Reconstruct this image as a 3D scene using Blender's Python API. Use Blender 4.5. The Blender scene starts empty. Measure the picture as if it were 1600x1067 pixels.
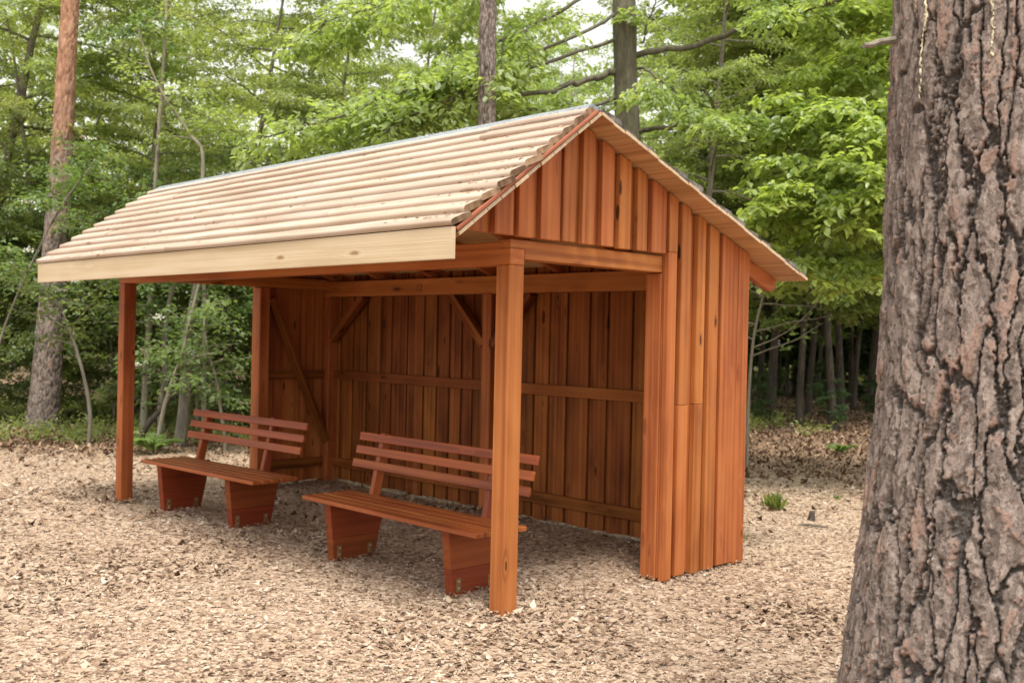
import bpy, bmesh, math, random
import numpy as np
from mathutils import Matrix, Vector

random.seed(7)
rng = np.random.default_rng(7)
S = bpy.context.scene
COL = S.collection

# ------------------------------------------------------------------ camera
CAM = np.array([4.2577, -4.1826, 1.65])
YAW, PITCH, ROLL, FPX = 0.79092, -0.00562, 0.0218, 1598.0


def cam_axes():
    cy, sy = math.cos(YAW), math.sin(YAW)
    cp, sp = math.cos(PITCH), math.sin(PITCH)
    f = np.array([-sy * cp, cy * cp, sp])
    r = np.array([cy, sy, 0.0])
    u = np.cross(r, f)
    cr, sr = math.cos(ROLL), math.sin(ROLL)
    return cr * r + sr * u, -sr * r + cr * u, f


RV, UV_, FV = cam_axes()
cd = bpy.data.cameras.new('camera')
cam = bpy.data.objects.new('camera', cd)
COL.objects.link(cam)
cam.matrix_world = Matrix(((RV[0], UV_[0], -FV[0], CAM[0]), (RV[1], UV_[1], -FV[1], CAM[1]),
                           (RV[2], UV_[2], -FV[2], CAM[2]), (0, 0, 0, 1)))
cd.sensor_width = 36.0
cd.lens = FPX * 36.0 / 1600.0
cd.clip_start = 0.05
cd.clip_end = 1000
cd.dof.use_dof = True
cd.dof.focus_distance = 4.2
cd.dof.aperture_fstop = 4.5
S.camera = cam

# ------------------------------------------------------------------ world, sun, exposure
SUN_DIR = Vector((0.27, -0.25, 0.92)).normalized()      # towards the sun
W = bpy.data.worlds.new('World')
S.world = W
W.use_nodes = True
nt = W.node_tree
nt.nodes.clear()
sky = nt.nodes.new('ShaderNodeTexSky')
sky.sky_type = 'NISHITA'
sky.sun_disc = False
sky.sun_elevation = math.asin(SUN_DIR.z)
sky.sun_rotation = math.atan2(SUN_DIR.x, SUN_DIR.y)
sky.dust_density = 1.0
sky.air_density = 4.0
hsv = nt.nodes.new('ShaderNodeHueSaturation')
hsv.inputs['Saturation'].default_value = 0.10            # thin bright cloud
bg = nt.nodes.new('ShaderNodeBackground')
bg.inputs['Strength'].default_value = 0.11
wo = nt.nodes.new('ShaderNodeOutputWorld')
nt.links.new(sky.outputs[0], hsv.inputs['Color'])
nt.links.new(hsv.outputs[0], bg.inputs['Color'])
nt.links.new(bg.outputs[0], wo.inputs['Surface'])

sl = bpy.data.lights.new('sun', 'SUN')
sl.energy = 2.2
sl.angle = math.radians(18)
sl.color = (1.0, 0.95, 0.87)
so = bpy.data.objects.new('sun', sl)
COL.objects.link(so)
so.location = (0, 0, 20)
so.rotation_euler = SUN_DIR.to_track_quat('Z', 'Y').to_euler()

S.view_settings.view_transform = 'Standard'
S.view_settings.look = 'None'
S.view_settings.exposure = 1.10
S.view_settings.gamma = 1.0
S.render.engine = 'CYCLES'
S.cycles.use_denoising = True
S.cycles.max_bounces = 5
S.cycles.diffuse_bounces = 3
S.cycles.glossy_bounces = 2
S.cycles.transmission_bounces = 4
S.cycles.caustics_reflective = False
S.cycles.caustics_refractive = False


def at(px, py, d):
    """world point seen at a photo pixel at distance d along the view axis"""
    return CAM + d * (FV + RV * (px - 800.0) / FPX - UV_ * (py - 533.5) / FPX)


# ------------------------------------------------------------------ numpy noise
def _h(ix, iy, iz, seed):
    n = (ix.astype(np.int64) * 374761393 + iy.astype(np.int64) * 668265263 + iz.astype(np.int64) * 2147483647 * 3 + seed * 1274126177)
    n = (n ^ (n >> 13)) * 1274126177
    n = n & 0x7fffffff
    n = (n ^ (n >> 16)) * 668265263
    return ((n & 0xffffff) / float(0xffffff))


def vnoise(x, y, z=None, seed=0):
    x = np.asarray(x, float); y = np.asarray(y, float)
    z = np.zeros_like(x) if z is None else np.asarray(z, float)
    ix, iy, iz = np.floor(x), np.floor(y), np.floor(z)
    fx, fy, fz = x - ix, y - iy, z - iz
    fx, fy, fz = [t * t * (3 - 2 * t) for t in (fx, fy, fz)]
    out = 0
    for a in (0, 1):
        for b in (0, 1):
            for c in (0, 1):
                w = (fx if a else 1 - fx) * (fy if b else 1 - fy) * (fz if c else 1 - fz)
                out = out + w * _h(ix + a, iy + b, iz + c, seed)
    return out


def fbm(x, y, z=None, oct=4, seed=0):
    s = 0; a = 0.5; t = 0
    for i in range(oct):
        s = s + a * vnoise(x * 2 ** i, y * 2 ** i, None if z is None else z * 2 ** i, seed + i)
        t += a; a *= 0.5
    return s / t


def sstep(a, b, x):
    t = np.clip((x - a) / (b - a), 0, 1)
    return t * t * (3 - 2 * t)


# ------------------------------------------------------------------ node helpers
class Mat:
    def __init__(self, name):
        self.m = bpy.data.materials.new(name)
        self.m.use_nodes = True
        self.nt = self.m.node_tree
        self.nt.nodes.clear()
        self.out = self.nt.nodes.new('ShaderNodeOutputMaterial')

    def n(self, typ, **kw):
        nd = self.nt.nodes.new('ShaderNode' + typ)
        ins = kw.pop('ins', {})
        for k, v in kw.items():
            setattr(nd, k, v)
        for k, v in ins.items():
            self.set(nd.inputs[k], v)
        return nd

    def set(self, sock, v):
        if isinstance(v, bpy.types.NodeSocket):
            self.nt.links.new(v, sock)
        elif isinstance(v, bpy.types.Node):
            self.nt.links.new(v.outputs[0], sock)
        elif isinstance(v, (tuple, list)) and len(v) == 3 and sock.type == 'RGBA':
            sock.default_value = (*v, 1)
        else:
            sock.default_value = v

    def math(self, op, a, b=0.5, clamp=False):
        return self.n('Math', operation=op, use_clamp=clamp, ins={0: a, 1: b}).outputs[0]

    def vmath(self, op, a, b=(0, 0, 0)):
        return self.n('VectorMath', operation=op, ins={0: a, 1: b}).outputs[0]

    def mix(self, f, a, b, blend='MIX'):
        nd = self.n('MixRGB', blend_type=blend)
        self.set(nd.inputs[0], f); self.set(nd.inputs[1], a); self.set(nd.inputs[2], b)
        return nd.outputs[0]

    def ramp(self, f, stops):
        nd = self.n('ValToRGB')
        e = nd.color_ramp.elements
        while len(e) < len(stops):
            e.new(0.5)
        for el, (p, c) in zip(e, stops):
            el.position = p
            el.color = (*c, 1) if len(c) == 3 else c
        self.set(nd.inputs[0], f)
        return nd.outputs[0]

    def sstep(self, a, b, x):
        nd = self.n('MapRange', interpolation_type='SMOOTHSTEP')
        self.set(nd.inputs[0], x); nd.inputs[1].default_value = a; nd.inputs[2].default_value = b
        return nd.outputs[0]

    def noise(self, vec, scale=1.0, detail=3.0, rough=0.55, dist=0.0):
        return self.n('TexNoise', ins={'Vector': vec, 'Scale': scale, 'Detail': detail, 'Roughness': rough, 'Distortion': dist}).outputs[0]

    def bump(self, h, strength=0.3, distance=0.01):
        return self.n('Bump', ins={'Height': h, 'Strength': strength, 'Distance': distance}).outputs[0]

    def principled(self, **ins):
        p = self.n('BsdfPrincipled', ins={k.replace('_', ' '): v for k, v in ins.items()})
        self.nt.links.new(p.outputs[0], self.out.inputs[0])
        return p


def wood(name, cd_, cm, cl, knot=(0.04, 0.012, 0.004), knots=1.0, rough=0.5, blotch=0.5, spread=0.35, bump=0.35, spec=0.22):
    M = Mat(name)
    tc = M.n('TexCoord').outputs['Object']
    oi = M.n('ObjectInfo').outputs['Random']
    off = M.n('CombineXYZ', ins={0: M.math('MULTIPLY', oi, 37.0), 1: M.math('MULTIPLY', oi, 91.0), 2: M.math('MULTIPLY', oi, 53.0)})
    v = M.vmath('ADD', tc, off.outputs[0])
    # knots
    vk = M.vmath('MULTIPLY', v, (2.4, 8.5, 8.5))
    vor = M.n('TexVoronoi', ins={'Vector': vk, 'Scale': 1.0, 'Randomness': 0.9})
    kc = M.n('SeparateColor', ins={0: vor.outputs['Color']})
    present = M.math('GREATER_THAN', kc.outputs[0], 0.50)
    dk = M.math('ADD', M.math('MULTIPLY', vor.outputs['Distance'], M.math('ADD', 0.75, M.math('MULTIPLY', kc.outputs[1], 1.2))), M.math('MULTIPLY', M.math('SUBTRACT', M.noise(v, 38.0, 2), 0.5), 0.10))
    halo = M.math('MULTIPLY', M.sstep(0.30, 0.05, vor.outputs['Distance']), present)
    core = M.math('MULTIPLY', M.sstep(0.155, 0.085, dk), present)
    core = M.math('MULTIPLY', core, knots)
    # growth lines bending round the knots
    sg = M.n('SeparateXYZ', ins={0: v})
    xg = M.math('ADD', M.math('MULTIPLY', sg.outputs[0], 0.40), M.math('MULTIPLY', M.math('ADD', sg.outputs[1], M.math('MULTIPLY', sg.outputs[2], 0.7)), 7.0))
    vg = M.n('CombineXYZ', ins={0: xg, 1: M.math('MULTIPLY', sg.outputs[1], 13.0), 2: M.math('MULTIPLY', sg.outputs[2], 13.0)}).outputs[0]
    warp = M.n('CombineXYZ', ins={0: 0.0, 1: M.math('MULTIPLY', halo, 0.8), 2: M.math('MULTIPLY', halo, 0.45)})
    vg = M.vmath('ADD', vg, warp.outputs[0])
    grain = M.noise(vg, 1.0, 3.0, 0.55, 0.25)
    band = M.n('TexWave', wave_type='BANDS', bands_direction='Y',
               ins={'Vector': vg, 'Scale': 0.42, 'Distortion': 6.0, 'Detail': 2.0, 'Detail Scale': 0.8}).outputs['Fac']
    sv = M.n('SeparateXYZ', ins={0: v})
    shear = M.math('ADD', M.math('MULTIPLY', sv.outputs[0], 1.1), M.math('MULTIPLY', M.math('ADD', sv.outputs[1], M.math('MULTIPLY', sv.outputs[2], 0.7)), 43.0))
    fv = M.n('CombineXYZ', ins={0: shear, 1: M.math('MULTIPLY', sv.outputs[1], 130.0), 2: M.math('MULTIPLY', sv.outputs[2], 130.0)})
    fibre = M.noise(fv.outputs[0], 1.0, 1.5, 0.6)
    blo = M.noise(M.vmath('MULTIPLY', v, (1.3, 3.6, 3.6)), 1.0, 2.5, 0.55, 0.3)
    f = M.math('ADD', M.math('MULTIPLY', grain, 0.55), M.math('ADD', 0.05, M.math('MULTIPLY', band, 0.09)))
    f = M.math('ADD', f, M.math('MULTIPLY', fibre, 0.22))
    f = M.math('ADD', f, M.math('MULTIPLY', M.math('SUBTRACT', blo, 0.5), blotch))
    col = M.ramp(f, [(0.30, cd_), (0.50, cm), (0.70, cl)])
    col = M.mix(M.math('MULTIPLY', halo, 0.22), col, cd_)
    col = M.mix(core, col, knot)
    val = M.math('ADD', 1.0 - spread / 2, M.math('MULTIPLY', M.math('FRACT', M.math('MULTIPLY', oi, 7.31)), spread))
    hs = M.n('HueSaturation', ins={'Hue': M.math('ADD', 0.490, M.math('MULTIPLY', M.math('FRACT', M.math('MULTIPLY', oi, 3.7)), 0.012)),
                                   'Value': val, 'Color': col})
    h = fibre
    rg = M.math('ADD', rough, M.math('MULTIPLY', M.math('SUBTRACT', blo, 0.5), 0.3))
    p_ = M.principled(Base_Color=hs.outputs[0], Roughness=rg, Normal=M.bump(h, bump, 0.004))
    p_.inputs['Specular IOR Level'].default_value = spec
    return M.m


STAIN = wood('stained_wood', (0.255, 0.076, 0.020), (0.42, 0.145, 0.038), (0.51, 0.202, 0.060), knots=0.85, rough=0.58, blotch=0.6, spread=0.24)
STAIN_SHADED = wood('stained_wood_shaded', (0.115, 0.034, 0.008), (0.245, 0.084, 0.019), (0.34, 0.130, 0.033), knots=0.95, rough=0.62, blotch=0.7, spread=0.40, spec=0.12)  # darker copy of the shelter stain, interior shade put into the colour
STAIN_BENCH = wood('red_stained_wood', (0.18, 0.042, 0.011), (0.29, 0.077, 0.019), (0.37, 0.112, 0.030), knots=0.5, rough=0.45, blotch=0.5, spread=0.2, spec=0.30)
STAIN_PED = wood('red_stained_plank', (0.165, 0.037, 0.011), (0.215, 0.050, 0.014), (0.265, 0.070, 0.020), knots=0.4, rough=0.5, blotch=0.45, spread=0.06, spec=0.2)
PALE = wood('fresh_pine', (0.43, 0.31, 0.185), (0.54, 0.425, 0.285), (0.61, 0.515, 0.38), knot=(0.22, 0.10, 0.04), knots=0.7, rough=0.65, blotch=0.3, spread=0.08)
SLAB = wood('peeled_pine', (0.36, 0.255, 0.17), (0.475, 0.375, 0.29), (0.545, 0.46, 0.38), knot=(0.26, 0.13, 0.06), knots=0.7, rough=0.7, blotch=0.5, spread=0.20, bump=0.35)
DECK = wood('deck_pine', (0.36, 0.18, 0.075), (0.50, 0.29, 0.14), (0.60, 0.38, 0.20), knot=(0.2, 0.07, 0.02), knots=0.7, rough=0.6, blotch=0.4, spread=0.35)
SAWN = wood('weathered_sawn_end', (0.10, 0.06, 0.032), (0.235, 0.15, 0.085), (0.36, 0.25, 0.155), knots=0.3, rough=0.8, blotch=0.9, spread=0.4, bump=0.7)
REDSTRIP = wood('red_brown_strip', (0.18, 0.055, 0.025), (0.33, 0.115, 0.055), (0.42, 0.18, 0.095), knots=0.2, rough=0.6, spread=0.2)


def bark_slab_mat():
    M = Mat('grey_bark')
    tc = M.n('TexCoord').outputs['Object']
    a = M.noise(M.vmath('MULTIPLY', tc, (6, 30, 30)), 1.0, 5, 0.65)
    b = M.noise(tc, 14.0, 4, 0.6)
    col = M.ramp(M.math('MULTIPLY', M.math('ADD', a, b), 0.5), [(0.35, (0.06, 0.05, 0.045)), (0.52, (0.16, 0.145, 0.13)), (0.66, (0.36, 0.33, 0.30))])
    M.principled(Base_Color=col, Roughness=0.9, Normal=M.bump(a, 0.8, 0.01))
    return M.m


BARKSLAB = bark_slab_mat()


def simple(name, c, rough=0.5, metal=0.0, nscale=20.0, var=0.25):
    M = Mat(name)
    tc = M.n('TexCoord').outputs['Object']
    f = M.noise(tc, nscale, 4, 0.6)
    d = tuple(x * (1 - var) for x in c); l = tuple(min(1, x * (1 + var)) for x in c)
    col = M.ramp(f, [(0.3, d), (0.7, l)])
    M.principled(Base_Color=col, Roughness=rough, Metallic=metal, Normal=M.bump(f, 0.15, 0.003))
    return M.m


CAPMAT = simple('grey_ridge_sheet', (0.52, 0.56, 0.58), 0.45, 0.0, 9.0, 0.12)
FELT = simple('dark_roofing_felt', (0.045, 0.045, 0.05), 0.9)
STEEL = simple('zinc_steel', (0.55, 0.5, 0.42), 0.4, 0.8, 40)
BRASS = simple('tarnished_bracket', (0.22, 0.12, 0.045), 0.5, 0.3, 30)
INK = simple('pencil_mark', (0.14, 0.042, 0.012), 0.8)

# ------------------------------------------------------------------ object helpers
WM = {}


def reg(o, M):
    WM[o.name] = M


def put(o, parent, M):
    if parent is None:
        o.matrix_world = M
    else:
        o.parent = parent
        o.matrix_local = WM[parent.name].inverted() @ M
    reg(o, M)


def tag(o, label=None, cat=None, group=None, kind=None):
    if label: o['label'] = label
    if cat: o['category'] = cat
    if group: o['group'] = group
    if kind: o['kind'] = kind
    return o


def empty(name, loc=(0, 0, 0), rz=0.0, parent=None):
    o = bpy.data.objects.new(name, None)
    o.empty_display_size = 0.2
    COL.objects.link(o)
    put(o, parent, Matrix.Translation(Vector([float(q) for q in loc])) @ Matrix.Rotation(rz, 4, 'Z'))
    return o


def link_mesh(name, me, parent=None, M=None):
    o = bpy.data.objects.new(name, me)
    COL.objects.link(o)
    put(o, parent, M or Matrix.Identity(4))
    return o


def np_mesh(name, V, F, mats, smooth=False, attrs=None, midx=None):
    """V (n,3), F (m,k) constant k"""
    me = bpy.data.meshes.new(name)
    n, m, k = len(V), len(F), F.shape[1]
    me.vertices.add(n)
    me.vertices.foreach_set('co', np.ascontiguousarray(V, np.float32).ravel())
    me.loops.add(m * k)
    me.loops.foreach_set('vertex_index', np.ascontiguousarray(F, np.int32).ravel())
    me.polygons.add(m)
    me.polygons.foreach_set('loop_start', np.arange(m, dtype=np.int32) * k)
    me.polygons.foreach_set('loop_total', np.full(m, k, np.int32))
    if smooth:
        me.polygons.foreach_set('use_smooth', np.ones(m, bool))
    for mt in (mats if isinstance(mats, (list, tuple)) else [mats]):
        me.materials.append(mt)
    if midx is not None:
        me.polygons.foreach_set('material_index', np.asarray(midx, np.int32))
    for an, av in (attrs or {}).items():
        a = me.attributes.new(an, 'FLOAT', 'POINT')
        a.data.foreach_set('value', np.asarray(av, np.float32))
    me.update(calc_edges=True)
    return me


def prism(name, parent, origin, al, aw, poly, th, mat, bevel=0.003, end_mat=None, jit=0.0):
    """poly in (l, w), extruded th along l x w. Local X is the grain direction."""
    al = Vector(al).normalized(); aw = Vector(aw).normalized(); at_ = al.cross(aw)
    bm = bmesh.new()
    cl = sum(p[0] for p in poly) / len(poly); cw = sum(p[1] for p in poly) / len(poly)
    lo = [bm.verts.new((p[0] - cl, p[1] - cw, -th / 2)) for p in poly]
    hi = [bm.verts.new((p[0] - cl, p[1] - cw, th / 2)) for p in poly]
    k = len(poly)
    bm.faces.new(lo[::-1]); bm.faces.new(hi)
    for i in range(k):
        bm.faces.new((lo[i], lo[(i + 1) % k], hi[(i + 1) % k], hi[i]))
    bmesh.ops.recalc_face_normals(bm, faces=bm.faces)
    if bevel:
        bmesh.ops.bevel(bm, geom=list(bm.edges), offset=bevel, segments=1, affect='EDGES', profile=0.5)
    me = bpy.data.meshes.new(name)
    if end_mat:
        for f in bm.faces:
            if abs(f.normal.x) > 0.9:
                f.material_index = 1
    bm.to_mesh(me); bm.free()
    me.materials.append(mat)
    if end_mat: me.materials.append(end_mat)
    c = Vector(origin) + al * cl + aw * cw + at_ * (th / 2)
    M = Matrix(((al.x, aw.x, at_.x, c.x), (al.y, aw.y, at_.y, c.y), (al.z, aw.z, at_.z, c.z), (0, 0, 0, 1)))
    if jit:
        M = M @ Matrix.Rotation(random.uniform(-jit, jit), 4, 'Z') @ Matrix.Rotation(random.uniform(-jit, jit), 4, 'Y')
    return link_mesh(name, me, parent, M)


def beam(name, parent, x, y, z, mat, bevel=0.004, jit=0.0, end_mat=None):
    d = [x[1] - x[0], y[1] - y[0], z[1] - z[0]]
    i = d.index(max(d))
    ax = [Vector((1, 0, 0)), Vector((0, 1, 0)), Vector((0, 0, 1))]
    j, k = (i + 1) % 3, (i + 2) % 3
    o = (x[0], y[0], z[0])
    return prism(name, parent, o, ax[i], ax[j], [(0, 0), (d[i], 0), (d[i], d[j]), (0, d[j])], d[k], mat, bevel, end_mat, jit)


def strut(name, parent, p0, p1, wdir, w, th, mat, bevel=0.004):
    """a straight bar from p0 to p1 (centre line), width w in wdir, thickness th across"""
    p0, p1 = Vector(p0), Vector(p1)
    al = (p1 - p0).normalized()
    wd = Vector(wdir); wd = (wd - al * wd.dot(al)).normalized()
    at_ = al.cross(wd)
    L = (p1 - p0).length
    return prism(name, parent, p0 - wd * w / 2 - at_ * th / 2, al, wd, [(0, 0), (L, 0), (L, w), (0, w)], th, mat, bevel)


# ================================================================== GROUND
def clear_s(x, y):
    """distance beyond the edge of the wood-chip clearing (positive inside the wood)"""
    return (x + 10.0) * (-0.79) + (y - 1.1) * 0.61


def gh(x, y):
    x = np.asarray(x, float); y = np.asarray(y, float)
    h = (fbm(x * 0.9, y * 0.9, oct=3, seed=3) - 0.5) * 0.05
    far = sstep(0.0, 6.0, clear_s(x, y))
    return h + far * (fbm(x * 0.5 + 9, y * 0.5, oct=3, seed=8) - 0.4) * 0.35 - 0.012


def ground():
    def axis(c, half, step, far):
        a = np.arange(c - half, c + half, step)
        o = np.geomspace(step, far, 26)
        return np.concatenate([(a[0] - o)[::-1], a, a[-1] + o])
    xs = axis(-3.5, 10, 0.09, 140); ys = axis(3.0, 10, 0.09, 140)
    X, Y = np.meshgrid(xs, ys, indexing='ij')
    Z = gh(X, Y)
    V = np.stack([X, Y, Z], -1).reshape(-1, 3)
    n, m = X.shape
    I = np.arange(n * m).reshape(n, m)
    F = np.stack([I[:-1, :-1], I[1:, :-1], I[1:, 1:], I[:-1, 1:]], -1).reshape(-1, 4)
    M = Mat('chip_ground')
    geo = M.n('NewGeometry').outputs['Position']
    vs = M.n('TexVoronoi', ins={'Vector': M.vmath('MULTIPLY', geo, (1, 1, 0.2)), 'Scale': 34.0})
    rnd = M.n('SeparateColor', ins={0: vs.outputs['Color']})
    chips = M.ramp(rnd.outputs[0], [(0.0, (0.11, 0.06, 0.04)), (0.3, (0.33, 0.215, 0.14)), (0.65, (0.46, 0.33, 0.23)), (1.0, (0.57, 0.45, 0.335))])
    vl = M.n('TexVoronoi', ins={'Vector': M.vmath('MULTIPLY', geo, (1, 1, 0.2)), 'Scale': 17.0})
    rl = M.n('SeparateColor', ins={0: vl.outputs['Color']})
    litter = M.ramp(rl.outputs[1], [(0.0, (0.05, 0.03, 0.018)), (0.45, (0.17, 0.105, 0.062)), (1.0, (0.32, 0.21, 0.135))])
    sep = M.n('SeparateXYZ', ins={0: geo})
    s = M.math('ADD', M.math('MULTIPLY', M.math('ADD', sep.outputs[0], 10.0), -0.79), M.math('MULTIPLY', M.math('SUBTRACT', sep.outputs[1], 1.1), 0.61))
    s = M.math('ADD', s, M.math('MULTIPLY', M.math('SUBTRACT', M.noise(geo, 0.6, 3), 0.5), 4.0))
    s = M.math('ADD', s, M.math('MULTIPLY', M.sstep(3.5, 8.0, sep.outputs[1]), 1.8))
    col = M.mix(M.sstep(-1.2, 1.2, s), chips, litter)
    M.principled(Base_Color=col, Roughness=0.9, Normal=M.bump(vs.outputs['Distance'], 0.8, 0.02))
    me = np_mesh('ground', V, F, M.m, smooth=True)
    tag(link_mesh('ground', me), kind='structure')


ground()


def chip_mat(name, stops, rough=0.75):
    M = Mat(name)
    a = M.n('Attribute', attribute_name='rnd').outputs['Fac']
    col = M.ramp(a, stops)
    geo = M.n('NewGeometry').outputs['Position']
    v = M.noise(geo, 130.0, 2, 0.6)
    col = M.mix(M.math('MULTIPLY', v, 0.35), col, M.mix(1.0, col, (0.45, 0.40, 0.36), 'MULTIPLY'))
    M.principled(Base_Color=col, Roughness=rough)
    return M.m


def flakes(n, xy, size, asp, curl, tilt, lift, k=5):
    """n irregular curled flakes lying at xy on the ground"""
    ang = rng.uniform(0, 2 * np.pi, n)
    base = np.linspace(0, 2 * np.pi, k, endpoint=False)[None, :] + rng.uniform(-0.35, 0.35, (n, k))
    rad = size[:, None] * 0.5 * rng.uniform(0.65, 1.2, (n, k))
    lx = rad * np.cos(base)
    ly = rad * np.sin(base) * asp[:, None]
    lz = curl[:, None] * (lx ** 2) / np.maximum(size[:, None], 1e-4) + rng.uniform(-0.08, 0.08, (n, k)) * size[:, None]
    tx, ty = rng.normal(0, tilt, n)[:, None], rng.normal(0, tilt, n)[:, None]
    lz = lz + lx * tx + ly * ty
    ca, sa = np.cos(ang)[:, None], np.sin(ang)[:, None]
    X = xy[:, 0:1] + lx * ca - ly * sa
    Y = xy[:, 1:2] + lx * sa + ly * ca
    Z = gh(xy[:, 0], xy[:, 1])[:, None] + lift[:, None] + lz
    V = np.stack([X, Y, Z], -1).reshape(-1, 3)
    F = np.arange(n * k).reshape(n, k)
    return V, F


def scatter_polar(n, r0, r1, half, pw):
    """points in a fan around the camera's foot, density falling with distance"""
    u = rng.uniform(0, 1, n)
    r = (r0 ** pw + u * (r1 ** pw - r0 ** pw)) ** (1 / pw)
    a = math.atan2(FV[1], FV[0]) + rng.uniform(-half, half, n)
    return np.stack([CAM[0] + r * np.cos(a), CAM[1] + r * np.sin(a)], -1)


def chips():
    # pale wood chips
    xy = scatter_polar(270000, 3.2, 19.0, 0.66, 0.75)
    s = clear_s(xy[:, 0], xy[:, 1]) + (fbm(xy[:, 0] * 0.6, xy[:, 1] * 0.6, oct=2, seed=4) - 0.5) * 4
    s = s + 0.8 * sstep(3.5, 8.0, xy[:, 1])
    keep = rng.uniform(0, 1, len(xy)) > sstep(-1.5, 1.8, s)
    xy = xy[keep]
    # chips kicked up against posts, benches and the foot of the walls
    heaps = [(-0.06, 0.06, 0.13, 260), (-5.25, 0.06, 0.13, 160), (-1.94, 0.32, 0.26, 420), (-0.64, 0.32, 0.26, 420), (-4.58, 0.32, 0.26, 260), (-3.45, 0.32, 0.26, 300)]
    heaps += [(0.07, 1.5 + 0.16 * k, 0.13, 70) for k in range(7)] + [(-0.1, 1.42, 0.12, 160)]
    ex = [np.stack([hx + rng.normal(0, hr * 0.62, hn), hy + rng.normal(0, hr * 0.62, hn)], -1) for hx, hy, hr, hn in heaps]
    ex = np.concatenate(ex); nx = len(ex)
    xy = np.concatenate([xy, ex]); n = len(xy)
    big = rng.uniform(0, 1, n) < 0.04 + 0.24 * sstep(0.42, 0.64, fbm(xy[:, 0] * 0.7 + 3, xy[:, 1] * 0.7, oct=3, seed=33))
    dist = np.hypot(xy[:, 0] - CAM[0], xy[:, 1] - CAM[1])
    size = np.where(big, rng.uniform(0.030, 0.070, n), rng.lognormal(math.log(0.0165), 0.36, n)) * (1 + 0.03 * np.clip(dist - 6, 0, 14))
    V, F = flakes(n, xy, size, rng.uniform(0.3, 0.85, n), rng.normal(0.4, 0.5, n), 0.28, rng.uniform(0.0, 0.016, n), 4)
    V.reshape(-1, 4, 3)[-nx:, :, 2] += rng.uniform(0.0, 0.022, nx)[:, None]
    patch = fbm(xy[:, 0] * 1.3, xy[:, 1] * 1.3, oct=3, seed=21)
    rnd = np.clip(rng.normal(0.55, 0.22, n) - np.where(big, 0.16, 0) + (patch - 0.5) * 0.5, 0.02, 0.98)
    m = chip_mat('wood_chips', [(0.0, (0.11, 0.062, 0.036)), (0.25, (0.295, 0.19, 0.118)), (0.5, (0.43, 0.308, 0.208)), (0.75, (0.54, 0.42, 0.305)), (1.0, (0.67, 0.58, 0.47))])
    me = np_mesh('wood_chips', V, F, m, attrs={'rnd': np.repeat(rnd, 4)})
    o = link_mesh('wood_chips', me)
    tag(o, 'pale pinkish wood chips strewn over the whole clearing', 'wood chips', kind='stuff')
    # fallen beech leaves towards and inside the wood
    xy = scatter_polar(80000, 9.0, 32.0, 0.60, 1.0)
    s = clear_s(xy[:, 0], xy[:, 1]) + (fbm(xy[:, 0] * 0.6, xy[:, 1] * 0.6, oct=2, seed=4) - 0.5) * 4
    s = s + 4.0 * sstep(3.0, 8.0, xy[:, 1])
    keep = rng.uniform(0, 1, len(xy)) < (0.06 + 0.94 * sstep(-2.2, 1.5, s))
    xy = xy[keep]; n = len(xy)
    size = rng.uniform(0.05, 0.10, n)
    V, F = flakes(n, xy, size, rng.uniform(0.5, 0.75, n), rng.normal(1.2, 1.0, n), 0.35, rng.uniform(0.005, 0.03, n))
    rnd = np.clip(rng.normal(0.5, 0.22, n), 0, 1)
    m = chip_mat('leaf_litter', [(0.0, (0.06, 0.035, 0.02)), (0.4, (0.20, 0.12, 0.07)), (0.75, (0.36, 0.23, 0.14)), (1.0, (0.52, 0.38, 0.26))])
    me = np_mesh('leaf_litter', V, F, m, attrs={'rnd': np.repeat(rnd, 5)})
    tag(link_mesh('leaf_litter', me), 'brown fallen leaves covering the floor of the wood', 'leaf litter', kind='stuff')


chips()

# ================================================================== SHELTER
L, PW = 5.188, 0.119
XL = -L - PW                       # outer face of the far gable posts
SH = tag(empty('wooden_shelter', (-2.6, 1.2, 0)), 'orange stained open-fronted wooden shelter with pale slatted roof in the clearing', 'shelter')
YW, YB = 1.452, 2.44               # front of the gable walls, inner face of the back cladding
XV0, XV1 = XL - 0.244, 0.244       # verges
FE, RG, BE = (-0.614, 2.169), (0.508, 2.986), (2.973, 2.121)   # underside of the deck: front eave, ridge, back eave


def roof_z(y):
    if y < RG[0]:
        return FE[1] + (y - FE[0]) * (RG[1] - FE[1]) / (RG[0] - FE[0])
    return RG[1] + (y - RG[0]) * (BE[1] - RG[1]) / (BE[0] - RG[0])


FRAME = empty('frame', (-2.6, 1.2, 0), parent=SH)
for x in (XL, -PW):                                            # front posts
    beam('post', FRAME, (x, x + PW), (0, PW), (-0.03, 2.066), STAIN, 0.006)
for x in (XL, -PW - 0.016):                                    # posts at the front of the gable walls
    beam('post', FRAME, (x, x + PW + (0.014 if x > -1 else 0)), (YW, YW + PW), (0.0, 2.10), STAIN, 0.006)
for x in (XL, -2.72, -PW - 0.016):                             # back posts
    beam('post', FRAME, (x, x + PW), (2.32, 2.439), (0.0, 2.034), STAIN, 0.006)
# front plate with its notch, back plate
prism('plate_beam', FRAME, (XL, 0, 2.0665), (1, 0, 0), (0, 0, 1),
      [(0, 0), (-XL, 0), (-XL, 0.096), (-XL - 0.088, 0.096), (-XL - 0.088, 0.137), (0, 0.137)], -0.1185, STAIN, 0.003)
beam('plate_beam', FRAME, (XL, 0.0), (2.319, 2.4385), (2.0345, 2.197), STAIN, 0.004)
for x in (XL + 0.001, -PW + 0.001):                                    # tie beams
    prism('tie_beam', FRAME, (x, 0.002, 2.10), (0, 1, 0), (0, 0, 1),
          [(0, 0.0635), (0.1205, 0.0635), (0.1205, 0.004), (2.43, 0.004), (2.43, 0.115), (0, 0.115)], PW - 0.003, STAIN, 0.003)
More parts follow.
